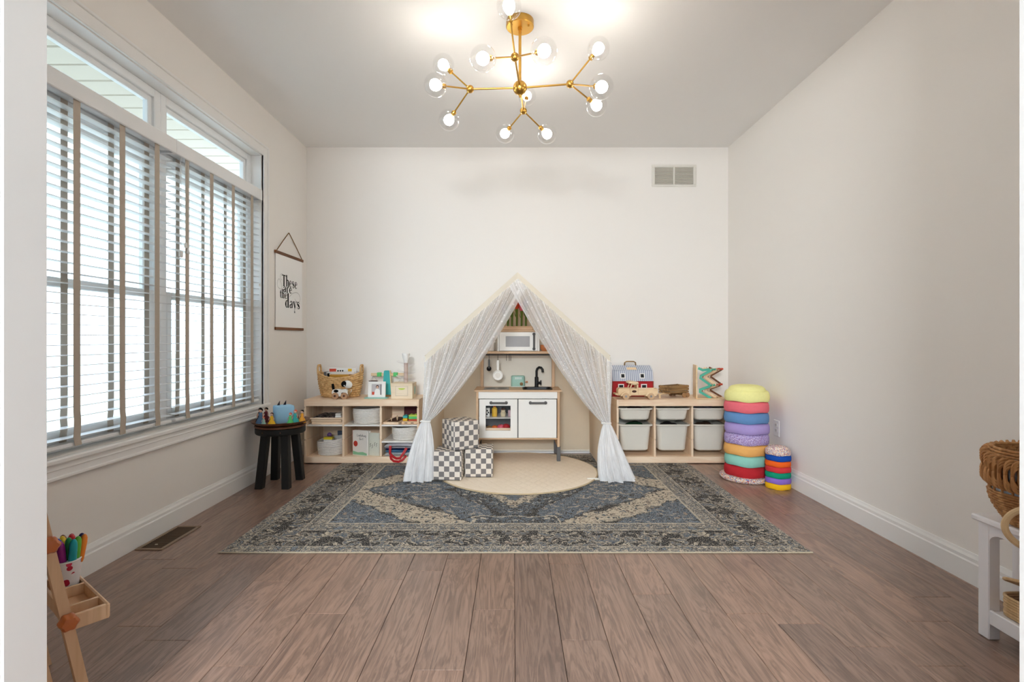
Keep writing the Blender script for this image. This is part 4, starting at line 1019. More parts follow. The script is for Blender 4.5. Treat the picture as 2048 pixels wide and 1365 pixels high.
tl = thing('toy_trailer', 'brown slatted wooden toy trailer hitched behind the pickup truck', 'toy trailer', ((1348 - 1027) / 1024 * 4.38, 4.385, ST + .0005), math.radians(32))
OWD = M['oldwood']
B().box(0, 0, .046, .235, .125, .012, .001).build('deck', OWD, tl, smooth=0)
for k, zz in enumerate((.068, .091)):
    for s_ in (-1, 1):
        B().box(0, s_ * .06, zz, .235, .007, .019, .001).build('side_slat', OWD, tl, smooth=0)
        B().box(s_ * .114, 0, zz, .007, .113, .019, .001).build('end_slat', OWD, tl, smooth=0)
for sx in (-1, 1):
    for sy in (-1, 1): B().box(sx * .106, sy * .053, .076, .01, .008, .054, .001).build('corner_post', OWD, tl, smooth=0)
for u in (.045, .088):
    for s_ in (-1, 1): B().cyl((u, s_ * .066, .02), (u, s_ * .078, .02), .02, n=20).build('wheel', M['tan'] if False else plain('trailerwheel', (180, 140, 100), .5, .3), tl)
for u in (.045, .088): B().cyl((u, -.066, .02), (u, .066, .02), .005, n=8).build('axle', OWD, tl)
B().box(.066, 0, .034, .08, .09, .013, .001).build('bogie', OWD, tl, smooth=0)
B().bx(-.185, -.06, -.012, .012, .03, .04, .002).build('hitch_bar', TWD, tl, smooth=0)
B().cyl((-.172, 0, .0), (-.172, 0, .032), .008, n=12).build('stand_peg', TWD, tl)

# zigzag marble ramp
mr = thing('marble_ramp', 'wooden zigzag marble ramp with teal and coral edges at shelf end', 'toy', ((1394 - 1027) / 1024 * 4.31, 4.31, ST + .0005), math.radians(-12))
B().box(.10, .02, .004, .24, .19, .008, .002).build('base_board', TWD, mr, smooth=0)
B().box(-.012, .02, .142, .012, .19, .27, .002).build('back_board', TWD, mr, smooth=0)
zz = [(.0, .255), (.035, .238), (.085, .245), (.1, .238), (.02, .19), (.015, .175), (.09, .12), (.088, .105), (.012, .075), (.012, .06), (.1, .008)]
def zig(y0, y1, off, w, nm, mat):
    P_ = [(p + off, q) for p, q in zz]; n = len(P_); b = B(); up = []; dn = []
    for i in range(n):
        a = Vector(P_[max(i - 1, 0)]); c = Vector(P_[min(i + 1, n - 1)]); d = (c - a).normalized(); nn = Vector((-d.y, d.x)) * w / 2
        up.append(Vector(P_[i]) + nn); dn.append(Vector(P_[i]) - nn)
    for i in range(n - 1): b.prism([tuple(up[i]), tuple(up[i + 1]), tuple(dn[i + 1]), tuple(dn[i])], 'y', y0, y1)
    return b.build(nm, mat, mr, smooth=0)
for k, (off, mat) in enumerate(((0, M['jade']), (.052, TWD), (.104, M['barwood']))):
    y0 = -.072 + k * .062
    zig(y0, y0 + .009, off, .02 if k == 0 else .016, 'zigzag_edge', mat)
    if k < 2: zig(y0 + .009, y0 + .062, off + .026, .005, 'zigzag_track', M['oak'])
for (zq, xq) in ((.243, .095), (.113, .09)):
    B().cyl((xq + .01, -.064, zq), (xq + .045, -.02, zq), .0085, n=12).build('teal_dowel', M['jade'], mr)
    B().cyl((xq + .075, .03, zq), (xq + .12, .07, zq), .0085, n=12).build('coral_dowel', M['coral'], mr)

# ================================================================== STACKING STONES
def stone_mat(nm, c, spk=None):
    g = G(nm, .85, .15); co = g.coord('Object'); n = g.noise(co, 60, 2); a = lin(c)
    col = g.mix(n, tuple(q * .9 for q in a[:3]) + (1,), a)
    if spk:
        vc = g.vor(co, spk[0], 'Color'); r_, g_, b_ = [g.node('ShaderNodeSeparateColor', {'Color': vc}).outputs[i] for i in range(3)]
        pal = g.ramp(r_, spk[1], 'CONSTANT'); col = g.mix(g.step(g_, spk[2], spk[2] + .01), col, pal)
    g.color(col); g.bump(g.noise(co, 140, 2), .35, .002); return g.mat
CONF = [(0, (196, 70, 60)), (.16, (70, 110, 180)), (.32, (236, 226, 214)), (.6, (230, 170, 90)), (.76, (90, 70, 120)), (.88, (240, 234, 226))]
def stone(label, x, y, z, R, hh, mat, group, cap):
    o = thing('stacking_stone', label, 'stacking stone', (x, y, z), .9, group)
    wob = lambda t, r, zz: R * .022 * math.sin(5 * t) * max(0, 1 - zz / (hh * .9)) * (1 if r > R * .7 else 0)
    wall = [(R * .86, .004), (R * .95, 0), (R * .99, hh * .12), (R, hh * .35), (R * .99, hh * .62), (R * .955, hh * .82), (R * .9, hh * .93), (R * .82, hh * .965), (R * .6, hh * .97), (R * .58, hh * .9), (R * .7, hh * .5)]
    B().lathe(wall, 48, wob=wob).build('foam_ring', mat, o, smooth=60)
    if cap:
        B().lathe([(R * .84, hh * .93), (R * .82, hh * 1.06), (R * .78, hh * 1.2), (R * .68, hh * 1.34), (R * .5, hh * 1.43), (R * .001, hh * 1.46)], 40).build('domed_top', mat, o, smooth=60)
    else:
        B().lathe([(R * .62, hh * .9), (R * .6, hh * .955), (R * .001, hh * .955)], 32).build('inner_top', mat, o, smooth=60)
    return o
bigs = [('red', (190, 44, 52), 0), ('mint green', (150, 212, 196), 0), ('peach orange', (242, 182, 106), 0), ('speckled lilac', (178, 160, 212), 1), ('plain lilac', (176, 156, 214), 0), ('steel blue', (104, 146, 196), 0), ('coral pink', (240, 116, 128), 0), ('pale yellow', (246, 241, 164), 0)]
SX, SYs = 1.712, 3.765
dk = B().lathe([(.001, .002), (.168, 0), (.178, .008), (.18, .018), (.176, .029), (.166, .034), (.001, .035)], 56)
tag(dk.build('confetti_disc', stone_mat('confetti', (222, 204, 194), (210, CONF, .35)), loc=(SX - .005, SYs, .0003), smooth=60), 'round confetti-speckled foam disc under the tall stack of stones', 'foam disc')
z = .0355; pit = .0785
for i, (nm, c, sp) in enumerate(bigs):
    pos_ = ('bottom' if i == 0 else 'top' if i == 7 else None)
    lab = '%s foam stacking stone, %s of the tall stack' % (nm, 'bottom' if i == 0 else 'topmost' if i == 7 else 'number %d from the bottom' % (i + 1))
    stone(lab, SX + .003 * math.sin(i * 2), SYs, z, .153, pit * 1.0, stone_mat('stone_' + nm.replace(' ', '_'), c, (330, [(0, (120, 60, 120)), (.5, (230, 220, 240))], .72) if sp else None), 'large stacking stones', i == 7)
    z += pit - .0015
smalls = [('yellow', (248, 190, 30)), ('violet', (146, 112, 206)), ('green', (22, 152, 118)), ('red', (214, 60, 66)), ('orange', (246, 104, 36)), ('blue', (26, 80, 176)), ('confetti', (232, 214, 204))]
z = .0005; sp_ = .0395
for i, (nm, c) in enumerate(smalls):
    lab = 'small %s foam stone, %s of the short stack by the right baseboard' % (nm, 'bottom' if i == 0 else 'topmost' if i == 6 else 'number %d up' % (i + 1))
    stone(lab, 1.826 + .002 * math.sin(i * 3), 3.535, z, .081, sp_, stone_mat('pebble_' + nm, c, (330, CONF, .35) if nm == 'confetti' else None), 'small stacking stones', i == 6)
    z += sp_ - .001

# ================================================================== STOOL AND TRAY
sc_ = Vector((-1.648, 3.625, 0))
st = thing('round_stool', 'black round wooden stool with four splayed legs under the window', 'stool', sc_)
B().lathe([(.001, .362), (.156, .362), (.163, .368), (.165, .376), (.165, .402), (.160, .408), (.001, .408)], 40).build('seat', M['ebony'], st)
B().lathe([(.001, .408), (.164, .408), (.168, .412), (.168, .420), (.163, .424), (.001, .424)], 40).build('seat_top', M['walnut'], st)
for sx in (-1, 1):
    for sy in (-1, 1):
        p0 = Vector((sx * .068, sy * .078, .364)); p1 = Vector((sx * .092 + .0, sy * .115, .0002))
        b = B(); w = .026
        vs = []
        for p, k in ((p0, 1.0), (p1, 1.0)):
            vs.append([(p.x + a * w * k, p.y + c_ * w * k, p.z) for a, c_ in ((-1, -.8), (-.8, -1), (.8, -1), (1, -.8), (1, .8), (.8, 1), (-.8, 1), (-1, .8))])
        b.loft(vs); b.build('leg', M['ebony'], st, smooth=0)
for sy in (-1,):
    for u in (-.05, .07): B().sph((u, -.163, .388), .004, 8, 6).build('screw_plug', M['walnut'], st)
tag(B().lathe([(.001, .0), (.13, 0), (.15, .002), (.176, .012), (.19, .024), (.192, .028), (.188, .028), (.172, .018), (.148, .009), (.001, .009)], 48).build('wooden_tray', M['walnut'], loc=(sc_.x, sc_.y, .4245)), 'round dark wooden tray with flared rim on the black stool', 'tray')
TZ = .4338
bb = thing('music_box', 'soft sky blue cube music player with two dark ears on the tray', 'music player', (sc_.x + .012, sc_.y + .02, TZ), math.radians(38))
b = B(); b.loft([rrect(.118, .118, .018, .0), rrect(.124, .124, .022, .006), rrect(.124, .124, .022, .108), rrect(.118, .118, .02, .116), rrect(.1, .1, .016, .119)]); b.build('cube_body', M['skyblue'], bb)
for u in (-.03, .012): B().prism([(u - .009, .118), (u + .009, .118), (u + .004 + .006, .15)], 'y', .02, .028).build('ear', M['navy'] if False else plain('earblack', (44, 40, 52), .6, .2), bb, smooth=0)
for k in range(7):
    B().box(.0622, 0, .03 + k * .011, .0015, .075, .004).build('speaker_rib', plain('blue2', (104, 160, 200), .7, .2), bb, smooth=0)
def doll(label, dx, dy, hh, dress, hair, extra=None):
    o = thing('toy_figurine', label, 'figurine', (sc_.x + dx, sc_.y + dy, TZ), 0, 'small plain toy dolls on the tray')
    B().lathe([(.001, 0), (hh * .3, 0), (hh * .28, hh * .12), (hh * .19, hh * .32), (hh * .1, hh * .5), (hh * .13, hh * .62), (hh * .11, hh * .7), (hh * .045, hh * .74)], 16).build('gown', dress, o, smooth=60)
    B().sph((0, 0, hh * .84), hh * .115, 12, 8).build('head', M['skin'], o)
    B().sph((0, hh * .03, hh * .88), hh * .13, 12, 8, (1, .9, .9)).build('hair', hair, o)
    b = B()
    for s_ in (-1, 1): b.tube([(s_ * hh * .11, 0, hh * .66), (s_ * hh * .19, -hh * .03, hh * .52), (s_ * hh * .17, -hh * .1, hh * .42)], hh * .03, 6)
    b.build('arms', M['skin'], o)
doll('small toy figurine in a full yellow gown at the front of the tray', .0, -.135, .09, M['yellow'], M['brown'])
doll('small toy figurine in a green gown on the right of the tray', .105, -.085, .082, M['green'], M['coral'])
doll('small toy figurine in a teal gown behind the green one', .118, -.035, .095, M['teal'], M['coral'])
doll('small toy figurine in an amber gown at the right rim of the tray', .155, -.01, .09, plain('amber', (230, 160, 50), .5, .3), M['ink'])
doll('small toy figurine in a navy gown at the left rim of the tray', -.145, .0, .105, plain('darkgown', (40, 36, 60), .5, .3), M['ink'])
doll('small toy figurine in a blue-grey gown with dark hair left of the blue cube', -.105, -.075, .11, plain('bluegown', (88, 120, 156), .5, .3), M['ink'])
doll('small toy figurine in a maroon gown left of the blue cube', -.125, .045, .1, plain('maroongown', (116, 44, 52), .5, .3), M['ink'])
doll('shortest toy figurine, in a pale mint gown at the front left of the tray', -.06, -.125, .06, M['mint'], M['coral'])

# ================================================================== ROUND MAT
g = G('quilt', .9, .1); co = g.coord('Object'); x, y, z = g.sep(co)
a_ = lin((250, 236, 217)); n = g.noise(co, 5, 3)
g.color(g.mix(n, lin((242, 226, 204)), a_))
sc1 = g.m('ABSOLUTE', g.m('SUBTRACT', g.m('PINGPONG', g.m('ADD', g.m('MULTIPLY', x, 1.0), g.m('MULTIPLY', y, .6)), .07), .035))
sc2 = g.m('ABSOLUTE', g.m('SUBTRACT', g.m('PINGPONG', g.m('SUBTRACT', g.m('MULTIPLY', x, 1.0), g.m('MULTIPLY', y, .6)), .07), .035))
g.bump(g.m('ADD', g.m('MINIMUM', g.step(sc1, 0, .01), g.step(sc2, 0, .01)), g.m('MULTIPLY', g.noise(co, 200, 2), .3)), .5, .004); M['quilt'] = g.mat
mat_ = thing('round_mat', 'cream quilted round play mat under the tent', 'mat', (.035, 3.94, RZ + .0003))
MR = .605
B().lathe([(.001, 0), (MR - .004, 0), (MR, .004), (MR - .002, .009), (MR - .02, .0105), (.001, .0105)], 72, wob=lambda t, r, z: 0).build('quilted_pad', M['quilt'], mat_, smooth=60)
pts = [((MR - .002) * math.cos(2 * PI * k / 72), (MR - .002) * math.sin(2 * PI * k / 72), .006) for k in range(72)]
B().tube(pts, .0055, 8, True).build('bound_edge', plain('matedge', (206, 184, 150), .9, .1), mat_)
MZ = RZ + .0112

# ================================================================== TENT (playhouse frame with lace curtains)
TX0, TX1, TY0, TY1, TE, TRg = -.632, .690, 3.69, 4.575, .893, 1.488
tm = (TX0 + TX1) / 2
tent = thing('play_tent', 'house-shaped play tent with white lace curtains over the toy kitchen', 'tent', (tm, TY0, 0))
def tp(x, y, z): return (x - tm, y - TY0, z)
g = G('tentcloth', .9, .1)
M['wood_white'] = plain('wood_white', (240, 234, 222), .5, .3)
for y in (TY0, TY1):
    for x_ in (TX0, TX1): B().cyl(tp(x_, y, RZ), tp(x_, y, TE), .011, n=12).build('post', M['wood_white'], tent)
    for x_ in (TX0, TX1): B().cyl(tp(x_, y, TE), tp(tm, y, TRg), .011, n=12).build('rafter', M['wood_white'], tent)
    B().cyl(tp(TX0, y, RZ + .0215), tp(TX1, y, RZ + .0215), .0085, n=10).build('floor_bar', M['wood_white'], tent) if y == TY1 else None
for s_ in (0, 1):   # short visible ends of the front floor bar
    xa, xb = ((TX0, TX0 + .06), (TX1 - .16, TX1))[s_]
    B().cyl(tp(xa, TY0, RZ + .009), tp(xb, TY0, RZ + .009), .0085, n=10).build('floor_bar', M['wood_white'], tent)
for x_, z_, nm in ((TX0, TE, 'eave_bar'), (TX1, TE, 'eave_bar'), (tm, TRg, 'ridge_bar')):
    B().cyl(tp(x_, TY0, z_), tp(x_, TY1, z_), .011, n=12).build(nm, M['wood_white'], tent)
for x_ in (TX0, TX1):
    B().cyl(tp(x_, TY0, RZ + .009), tp(x_, TY1, RZ + .009), .0085, n=10).build('floor_bar', M['wood_white'], tent)
def cloth(fn, nu, nv, nm, mat, th=.0012):
    o = B().grid(fn, nu, nv).build(nm, mat, tent, smooth=80, fix=False); return o
def slope(side):
    xe = TX0 if side < 0 else TX1
    nrm = Vector((-(TRg - TE), 0, abs(xe - tm))) if side < 0 else Vector(((TRg - TE), 0, abs(xe - tm)))
    nrm.normalize()
    def f(u, v):
        x_ = tm + (xe - tm) * u; z_ = TRg + (TE - TRg) * u; sag = -.012 * math.sin(PI * v) * math.sin(PI * u)
        p = Vector((x_, TY0 - .012 + (TY1 - TY0 + .012) * v, z_)) + nrm * (.013 + sag); return tp(*p)
    return f
cloth(slope(-1), 10, 8, 'roof_cloth', M['beigecloth']); cloth(slope(1), 10, 8, 'roof_cloth', M['beigecloth'])
def hemf(side):                      # stitched band hanging over the front rafters
    xe = TX0 if side < 0 else TX1
    def f(u, v):
        x_ = tm + (xe - tm) * u; z_ = TRg + (TE - TRg) * u
        return tp(x_ - (.0) * v, TY0 - .0135 - .002 * math.sin(u * 23), z_ + .017 - v * (.052 + .012 * math.exp(-u * 9)))
    return f
cloth(hemf(-1), 24, 2, 'front_hem', M['hem']); cloth(hemf(1), 24, 2, 'front_hem', M['hem'])
def sidef(x_):
    def f(u, v): return tp(x_ + .003 * math.sin(u * 15 + v * 3), TY0 + .015 + (TY1 - TY0 - .03) * u, RZ + .02 + (TE - .03) * v)
    return f
cloth(sidef(TX0 + .014), 14, 6, 'side_cloth', M['beigecloth']); cloth(sidef(TX1 - .014), 14, 6, 'side_cloth', M['beigecloth'])
def backf(u, v):
    x_ = TX0 + .012 + (TX1 - TX0 - .024) * u; top = TE + (TRg - TE) * (1 - abs(x_ - tm) / (TX1 - tm)) - .01
    return tp(x_, TY1 - .013 + .002 * math.sin(u * 22), RZ + .03 + (top - RZ - .03) * v)
cloth(backf, 30, 12, 'back_cloth', M['beigecloth'])

# lace
g = G('lace', .9, .1)
pu = g.node('ShaderNodeAttribute', attribute_name='pu').outputs['Fac']; pv = g.node('ShaderNodeAttribute', attribute_name='pv').outputs['Fac']
uv = g.comb(g.m('MULTIPLY', pu, 46.0), g.m('MULTIPLY', pv, 46.0), 0.0)
dots = g.step(g.vor(uv, 1.0), .24, .18)
fibre = g.noise(g.comb(g.m('MULTIPLY', pu, 62.0), g.m('MULTIPLY', pv, 0.7), 0.0), 1.0, 2, .55)
op = g.m('ADD', g.m('MULTIPLY', dots, .26), g.m('MULTIPLY_ADD', g.step(fibre, .40, .66), .46, .40), clamp=True)
edge = g.step(pu, .045, .0); op = g.m('MAXIMUM', op, g.m('MULTIPLY', edge, .75))
df = g.node('ShaderNodeBsdfDiffuse', {'Color': lin((253, 253, 254))}); tr_ = g.node('ShaderNodeBsdfTranslucent', {'Color': lin((253, 253, 254))})
m1 = g.node('ShaderNodeMixShader', {0: .4}); g.l.new(df.outputs[0], m1.inputs[1]); g.l.new(tr_.outputs[0], m1.inputs[2])
tp_ = g.node('ShaderNodeBsdfTransparent'); m2 = g.node('ShaderNodeMixShader'); g.l.new(op, m2.inputs[0]); g.l.new(tp_.outputs[0], m2.inputs[1]); g.l.new(m1.outputs[0], m2.inputs[2])
g.l.new(m2.outputs[0], g.out.inputs[0]); M['lace'] = g.mat
g = G('lacegather', .9, .1); co = g.coord('Object')
op = g.m('MULTIPLY_ADD', g.step(g.noise(g.comb(g.m('MULTIPLY', g.node('ShaderNodeAttribute', attribute_name='pu').outputs['Fac'], 60.0), g.m('MULTIPLY', g.node('ShaderNodeAttribute', attribute_name='pv').outputs['Fac'], 3.0), 0.0), 1, 3), .35, .6), .28, .70)
df = g.node('ShaderNodeBsdfDiffuse', {'Color': lin((253, 253, 254))}); tr_ = g.node('ShaderNodeBsdfTranslucent', {'Color': lin((253, 253, 254))})
m1 = g.node('ShaderNodeMixShader', {0: .4}); g.l.new(df.outputs[0], m1.inputs[1]); g.l.new(tr_.outputs[0], m1.inputs[2])
tp_ = g.node('ShaderNodeBsdfTransparent'); m2 = g.node('ShaderNodeMixShader'); g.l.new(op, m2.inputs[0]); g.l.new(tp_.outputs[0], m2.inputs[1]); g.l.new(m1.outputs[0], m2.inputs[2])
g.l.new(m2.outputs[0], g.out.inputs[0]); M['gather'] = g.mat

def curtain(side):
    xe = TX0 if side < 0 else TX1
    K = Vector((TX0 + .005, TY0 - .035, .437)) if side < 0 else Vector((TX1 - .028, TY0 - .035, .424))
    over = .06                                   # how far the curtain starts past the ridge
    yo = -.018 if side < 0 else -.026
    rr = random.Random(5 + side); ph = [rr.random() * 6.28 for _ in range(6)]
    def topp(u):
        s = -over + u * (abs(xe - tm) + over + .012)   # distance from the ridge towards the eave
        x_ = tm + (s if side > 0 else -s)
        z_ = TRg - .03 - (TRg - TE) * abs(s) / abs(xe - tm)
        return Vector((x_, TY0 + yo, z_))
    def f(u, v):
        uu = u ** .92
        T = topp(uu); w = .052
        Kp = K + Vector(((uu - .5) * w * (1 if side > 0 else -1) * .9, 0, 0))
        vx = v ** (1.0 + .06 * (1 - uu)); vz = 1 - (1 - v) ** (1.0 + .20 * (1 - uu))
        p = Vector((T.x + (Kp.x - T.x) * vx, T.y + (Kp.y - T.y) * v, T.z + (Kp.z - T.z) * vz))
        amp = (.011 + .010 * math.sin(PI * min(1, v * 1.1))) * min(1, v * 5 + .35)
        fold = math.sin(uu * 2 * PI * 11 + ph[0] + 1.4 * math.sin(uu * 9 + ph[1])) + .5 * math.sin(uu * 2 * PI * 19 + ph[2])
        p.y += amp * fold * .8
        p.x += .5 * amp * math.sin(uu * 2 * PI * 11 + ph[3]) * (1 - .5 * v)
        return tp(*p)
    o = B().grid(f, 150, 46).build('lace_curtain', M['lace'], tent, smooth=80, fix=False)
    # gathered tail below the tie
    bot = Vector((K.x - .045, K.y - .02, 0)) if side < 0 else Vector((K.x + .045, K.y - .005, 0))
    R0 = .026; RB = (.085, .06) if side < 0 else (.125, .075)
    def h(u, v):
        a = u * 2 * PI; k = v ** .62 if side < 0 else v ** .75
        c = Vector((K.x + (bot.x - K.x) * v ** (1.0 if side < 0 else 2.2), K.y + (bot.y - K.y) * v, 0))
        pl = 1 + (.05 + .20 * v) * math.sin(9 * a + ph[4]) + (.03 + .12 * v * v) * math.sin(17 * a + ph[5])
        bulge = math.sin(PI * min(1, v * 1.0)) * .012
        rx = (R0 + (RB[0] - R0) * k + bulge) * pl; ry = (R0 * .8 + (RB[1] - R0) * k + bulge) * pl
        if side > 0 and math.cos(a) < 0: rx *= .66 
        z_ = K.z + (MZ + .004 - K.z) * v
        if v > .93: z_ = max(z_, RZ + .006 + .004 * (1 + math.sin(13 * a)))
        return tp(c.x + rx * math.cos(a), c.y + ry * math.sin(a), max(z_, RZ + .014 + .003 * math.sin(5 * a)))
    B().grid(h, 120, 24).build('curtain_tail', M['gather'], tent, smooth=80, fix=False)
    rg = [(K.x + .031 * math.cos(t), K.y + .026 * math.sin(t), K.z + .002 * math.sin(3 * t)) for t in [2 * PI * k / 20 for k in range(20)]]
    tb = B(); tb.tube([tp(*p) for p in rg], .0065, 8, True); o = tb.build('tie_band', M['white'], tent)
    kx = K.x + (-.035 if side < 0 else .0); B().tube([tp(K.x, K.y - .028, K.z), tp(K.x - .02, K.y - .034, K.z + .008), tp(K.x - .034, K.y - .03, K.z + .004)], .0045, 6).build('tie_bow', M['white'], o)
curtain(-1); curtain(1)

# ================================================================== TOY KITCHEN
KX, KY0, KY1 = .036, 4.205, 4.545
kt = thing('toy_kitchen', 'white and oak toy kitchen with sink, oven and microwave inside the tent', 'toy kitchen', (KX, KY0, MZ))
def kb(x0, x1, y0, y1, z0, z1, nm, mat, par=None, bv=.002): return B().bx(x0, x1, y0, y1, z0, z1, bv).build(nm, mat, par or kt, smooth=0)
KD = KY1 - KY0; WH, OK_ = M['white'], M['oak']
zc = .572
b = B(); # counter with a cutout for the sink basin
b.bx(-.36, .045, 0, KD, zc, zc + .013); b.bx(.285, .36, 0, KD, zc, zc + .013); b.bx(.045, .285, 0, .045, zc, zc + .013); b.bx(.045, .285, .245, KD, zc, zc + .013)
b.build('countertop', OK_, kt, smooth=0)
kb(-.325, .325, .012, .028, .515, zc - .001, 'fascia', WH)
# carcass
kb(-.345, -.325, .01, KD - .005, .115, zc - .001, 'side_panel', M['oak_up']); kb(.325, .345, .01, KD - .005, .115, zc - .001, 'side_panel', M['oak_up'])
kb(-.325, .325, .012, KD - .02, .178, .19, 'bottom_board', OK_)
kb(-.008, .008, .03, KD - .02, .19, .51, 'middle_panel', M['grey'])
kb(-.325, .325, KD - .022, KD - .016, .19, .56, 'cabinet_back', M['grey'])
kb(-.325, -.008, .045, KD - .03, .345, .352, 'oven_shelf', WH)
for x0 in (-.345, .325):
    for y0 in (.006, KD - .036):
        B().bx(x0 - .004, x0 + .026, y0, y0 + .03, 0, .117, .002).build('foot', M['grey'], kt, smooth=0)
# doors
dL = B()
x0, x1, z0, z1 = -.318, -.004, .193, .511; wx0, wx1, wz0, wz1 = -.265, -.06, .253, .458
for a in ((x0, wx0, z0, z1), (wx1, x1, z0, z1), (wx0, wx1, z0, wz0), (wx0, wx1, wz1, z1)): dL.bx(a[0], a[1], .0, .016, a[2], a[3], 0)
dL = dL.build('oven_door', WH, kt, smooth=0)
kb(wx0, wx1, .008, .0095, wz0, wz1, 'window_pane', glassmat('ovenpane', (.97, .97, .97), .25), dL, 0)
dR = kb(.004, .318, .0, .016, z0, z1, 'cupboard_door', WH)
def handle(c, par, vert=False, L_=.125):
    b = B(); d = Vector((0, 0, L_ / 2)) if vert else Vector((L_ / 2, 0, 0)); c = Vector(c); o = Vector((0, -.022, 0))
    b.tube([c - d, c - d + o * .7, c - d * .86 + o, c + d * .86 + o, c + d + o * .7, c + d], .0085, 10)
    for s_ in (-1, 1):
        b.cyl(c + d * s_, c + d * s_ + Vector((0, -.006, 0)), .013, n=16)
    return b.build('handle', M['grey'], par)
handle((-.158, .0, .482), dL); handle((.165, 0, .482), dR)
# hob and sink
hob = kb(-.285, -.075, .04, .25, zc + .013, zc + .0165, 'hob', plain('hobgrey', (140, 136, 132), .35, .4), None, .001)
for u in (-.23, -.13): B().lathe([(.001, .0008), (.04, .0008), (.042, 0)], 28, (u, .145, zc + .0166)).build('hob_ring', M['grey'], hob)
b = B(); b.loft([rrect(.236, .196, .03, zc + .019, 5, .165, .145), rrect(.25, .21, .035, zc + .0175, 5, .165, .145), rrect(.25, .21, .035, zc + .0135, 5, .165, .145), rrect(.225, .185, .03, zc + .012, 5, .165, .145), rrect(.2, .16, .03, zc - .07, 5, .165, .145), rrect(.19, .15, .03, zc - .066, 5, .165, .145), rrect(.215, .175, .03, zc + .015, 5, .165, .145)], cap0=False, cap1=False)
sk = b.build('sink', M['black'], kt)
B().bx(.08, .25, .08, .21, zc - .072, zc - .066).build('sink_floor', M['black'], sk, smooth=0)
fx, fy = .165, .262
b = B(); b.lathe([(.02, 0), (.02, .006), (.0165, .009), (.0165, .088), (.012, .092)], 16, (fx, fy, zc + .013))
b.tube([(fx, fy, zc + .1), (fx, fy, zc + .155), (fx + .006, fy - .004, zc + .175), (fx + .022, fy - .012, zc + .188), (fx + .04, fy - .02, zc + .184), (fx + .05, fy - .026, zc + .17), (fx + .052, fy - .028, zc + .145)], .0105, 12)
fo = b.build('tap', M['black'], kt)
b = B(); b.cyl((fx, fy, zc + .052), (fx + .04, fy - .012, zc + .052), .011, n=12); b.tube([(fx + .036, fy - .012, zc + .034), (fx + .036, fy - .012, zc + .074)], .006, 8); b.build('tap_lever', M['black'], fo)
# upper part
for x0 in (-.325, .3):
    kb(x0, x0 + .025, KD - .06, KD - .03, zc + .013, 1.085, 'upright', M['oak_up'])
kb(-.3, .3, KD - .034, KD - .028, zc + .013, .91, 'splashback', M['putty'])
kb(-.345, .345, KD - .2, KD - .028, .882, .902, 'upper_shelf', OK_)
kb(-.2, .2, KD - .21, KD - .028, 1.066, 1.082, 'top_shelf', OK_)
kb(-.3, .3, KD - .034, KD - .028, .91, 1.066, 'upper_back', M['putty'])
rl = B().cyl((-.33, KD - .195, .872), (.33, KD - .195, .872), .005, n=10).build('utensil_rail', M['black'], kt)
HKX = (-.243, -.168, -.096, -.072, -.059)
for u in HKX:
    B().tube([(u, KD - .193, .879), (u, KD - .203, .877), (u, KD - .203, .868), (u, KD - .203, .83), (u, KD - .208, .822), (u, KD - .214, .828)], .0022, 6).build('hook', M['black'], rl)
# microwave
mw = kb(-.172, -.157, KD - .2, KD - .035, .903, 1.066, 'microwave_side', WH)
kb(.17, .185, KD - .2, KD - .035, .903, 1.066, 'microwave_side', WH)
md = B(); mx0, mx1, mz0, mz1 = -.155, .168, .906, 1.064; ax0, ax1, az0, az1 = -.102, .102, .94, 1.03
for a in ((mx0, ax0, mz0, mz1), (ax1, mx1, mz0, mz1), (ax0, ax1, mz0, az0), (ax0, ax1, az1, mz1)): md.bx(a[0], a[1], KD - .212, KD - .198, a[2], a[3], 0)
md = md.build('microwave_door', WH, kt, smooth=0)
kb(ax0, ax1, KD - .206, KD - .203, az0, az1, 'window_pane', plain('frosted', (150, 144, 142), .25, .4, var=.1, scale=9), md, 0)
hb = handle((.137, KD - .212, .985), md, True, .125)

# utensils on the hooks
hy = KY0 + KD - .215
t = thing('toy_ladle', 'toy ladle with grey handle and black bowl hanging from the rail', 'ladle', (KX + HKX[0], hy, MZ + .735))
B().box(0, 0, .06, .016, .007, .075, .003).build('grip', M['grey'], t); b = B(); b.tube([(0, 0, .098), (.0, 0, .1)], .004, 8); b.build('hanging_loop', M['grey'], t)
B().lathe([(.001, -.016), (.013, -.013), (.0205, 0), (.019, .001), (.011, -.009), (.001, -.012)], 18, M=Matrix.Translation((0, -.004, .02)) @ Matrix.Rotation(math.radians(90), 4, 'X')).build('bowl', M['black'], t)
t = thing('toy_frying_pan', 'white toy frying pan hanging by its handle from the rail', 'frying pan', (KX + HKX[1], hy, MZ + .65))
B().box(0, .002, .135, .022, .007, .085, .003).build('grip', M['white'], t)
B().lathe([(.001, 0), (.033, 0), (.043, .012), (.041, .013), (.031, .004), (.001, .004)], 28, M=Matrix.Translation((0, .006, .05)) @ Matrix.Rotation(math.radians(90), 4, 'X')).build('pan', M['white'], t)
B().lathe([(.001, 0), (.024, 0), (.024, .001)], 24, M=Matrix.Translation((0, .0015, .05)) @ Matrix.Rotation(math.radians(90), 4, 'X')).build('pan_base', M['offwhite'], t)
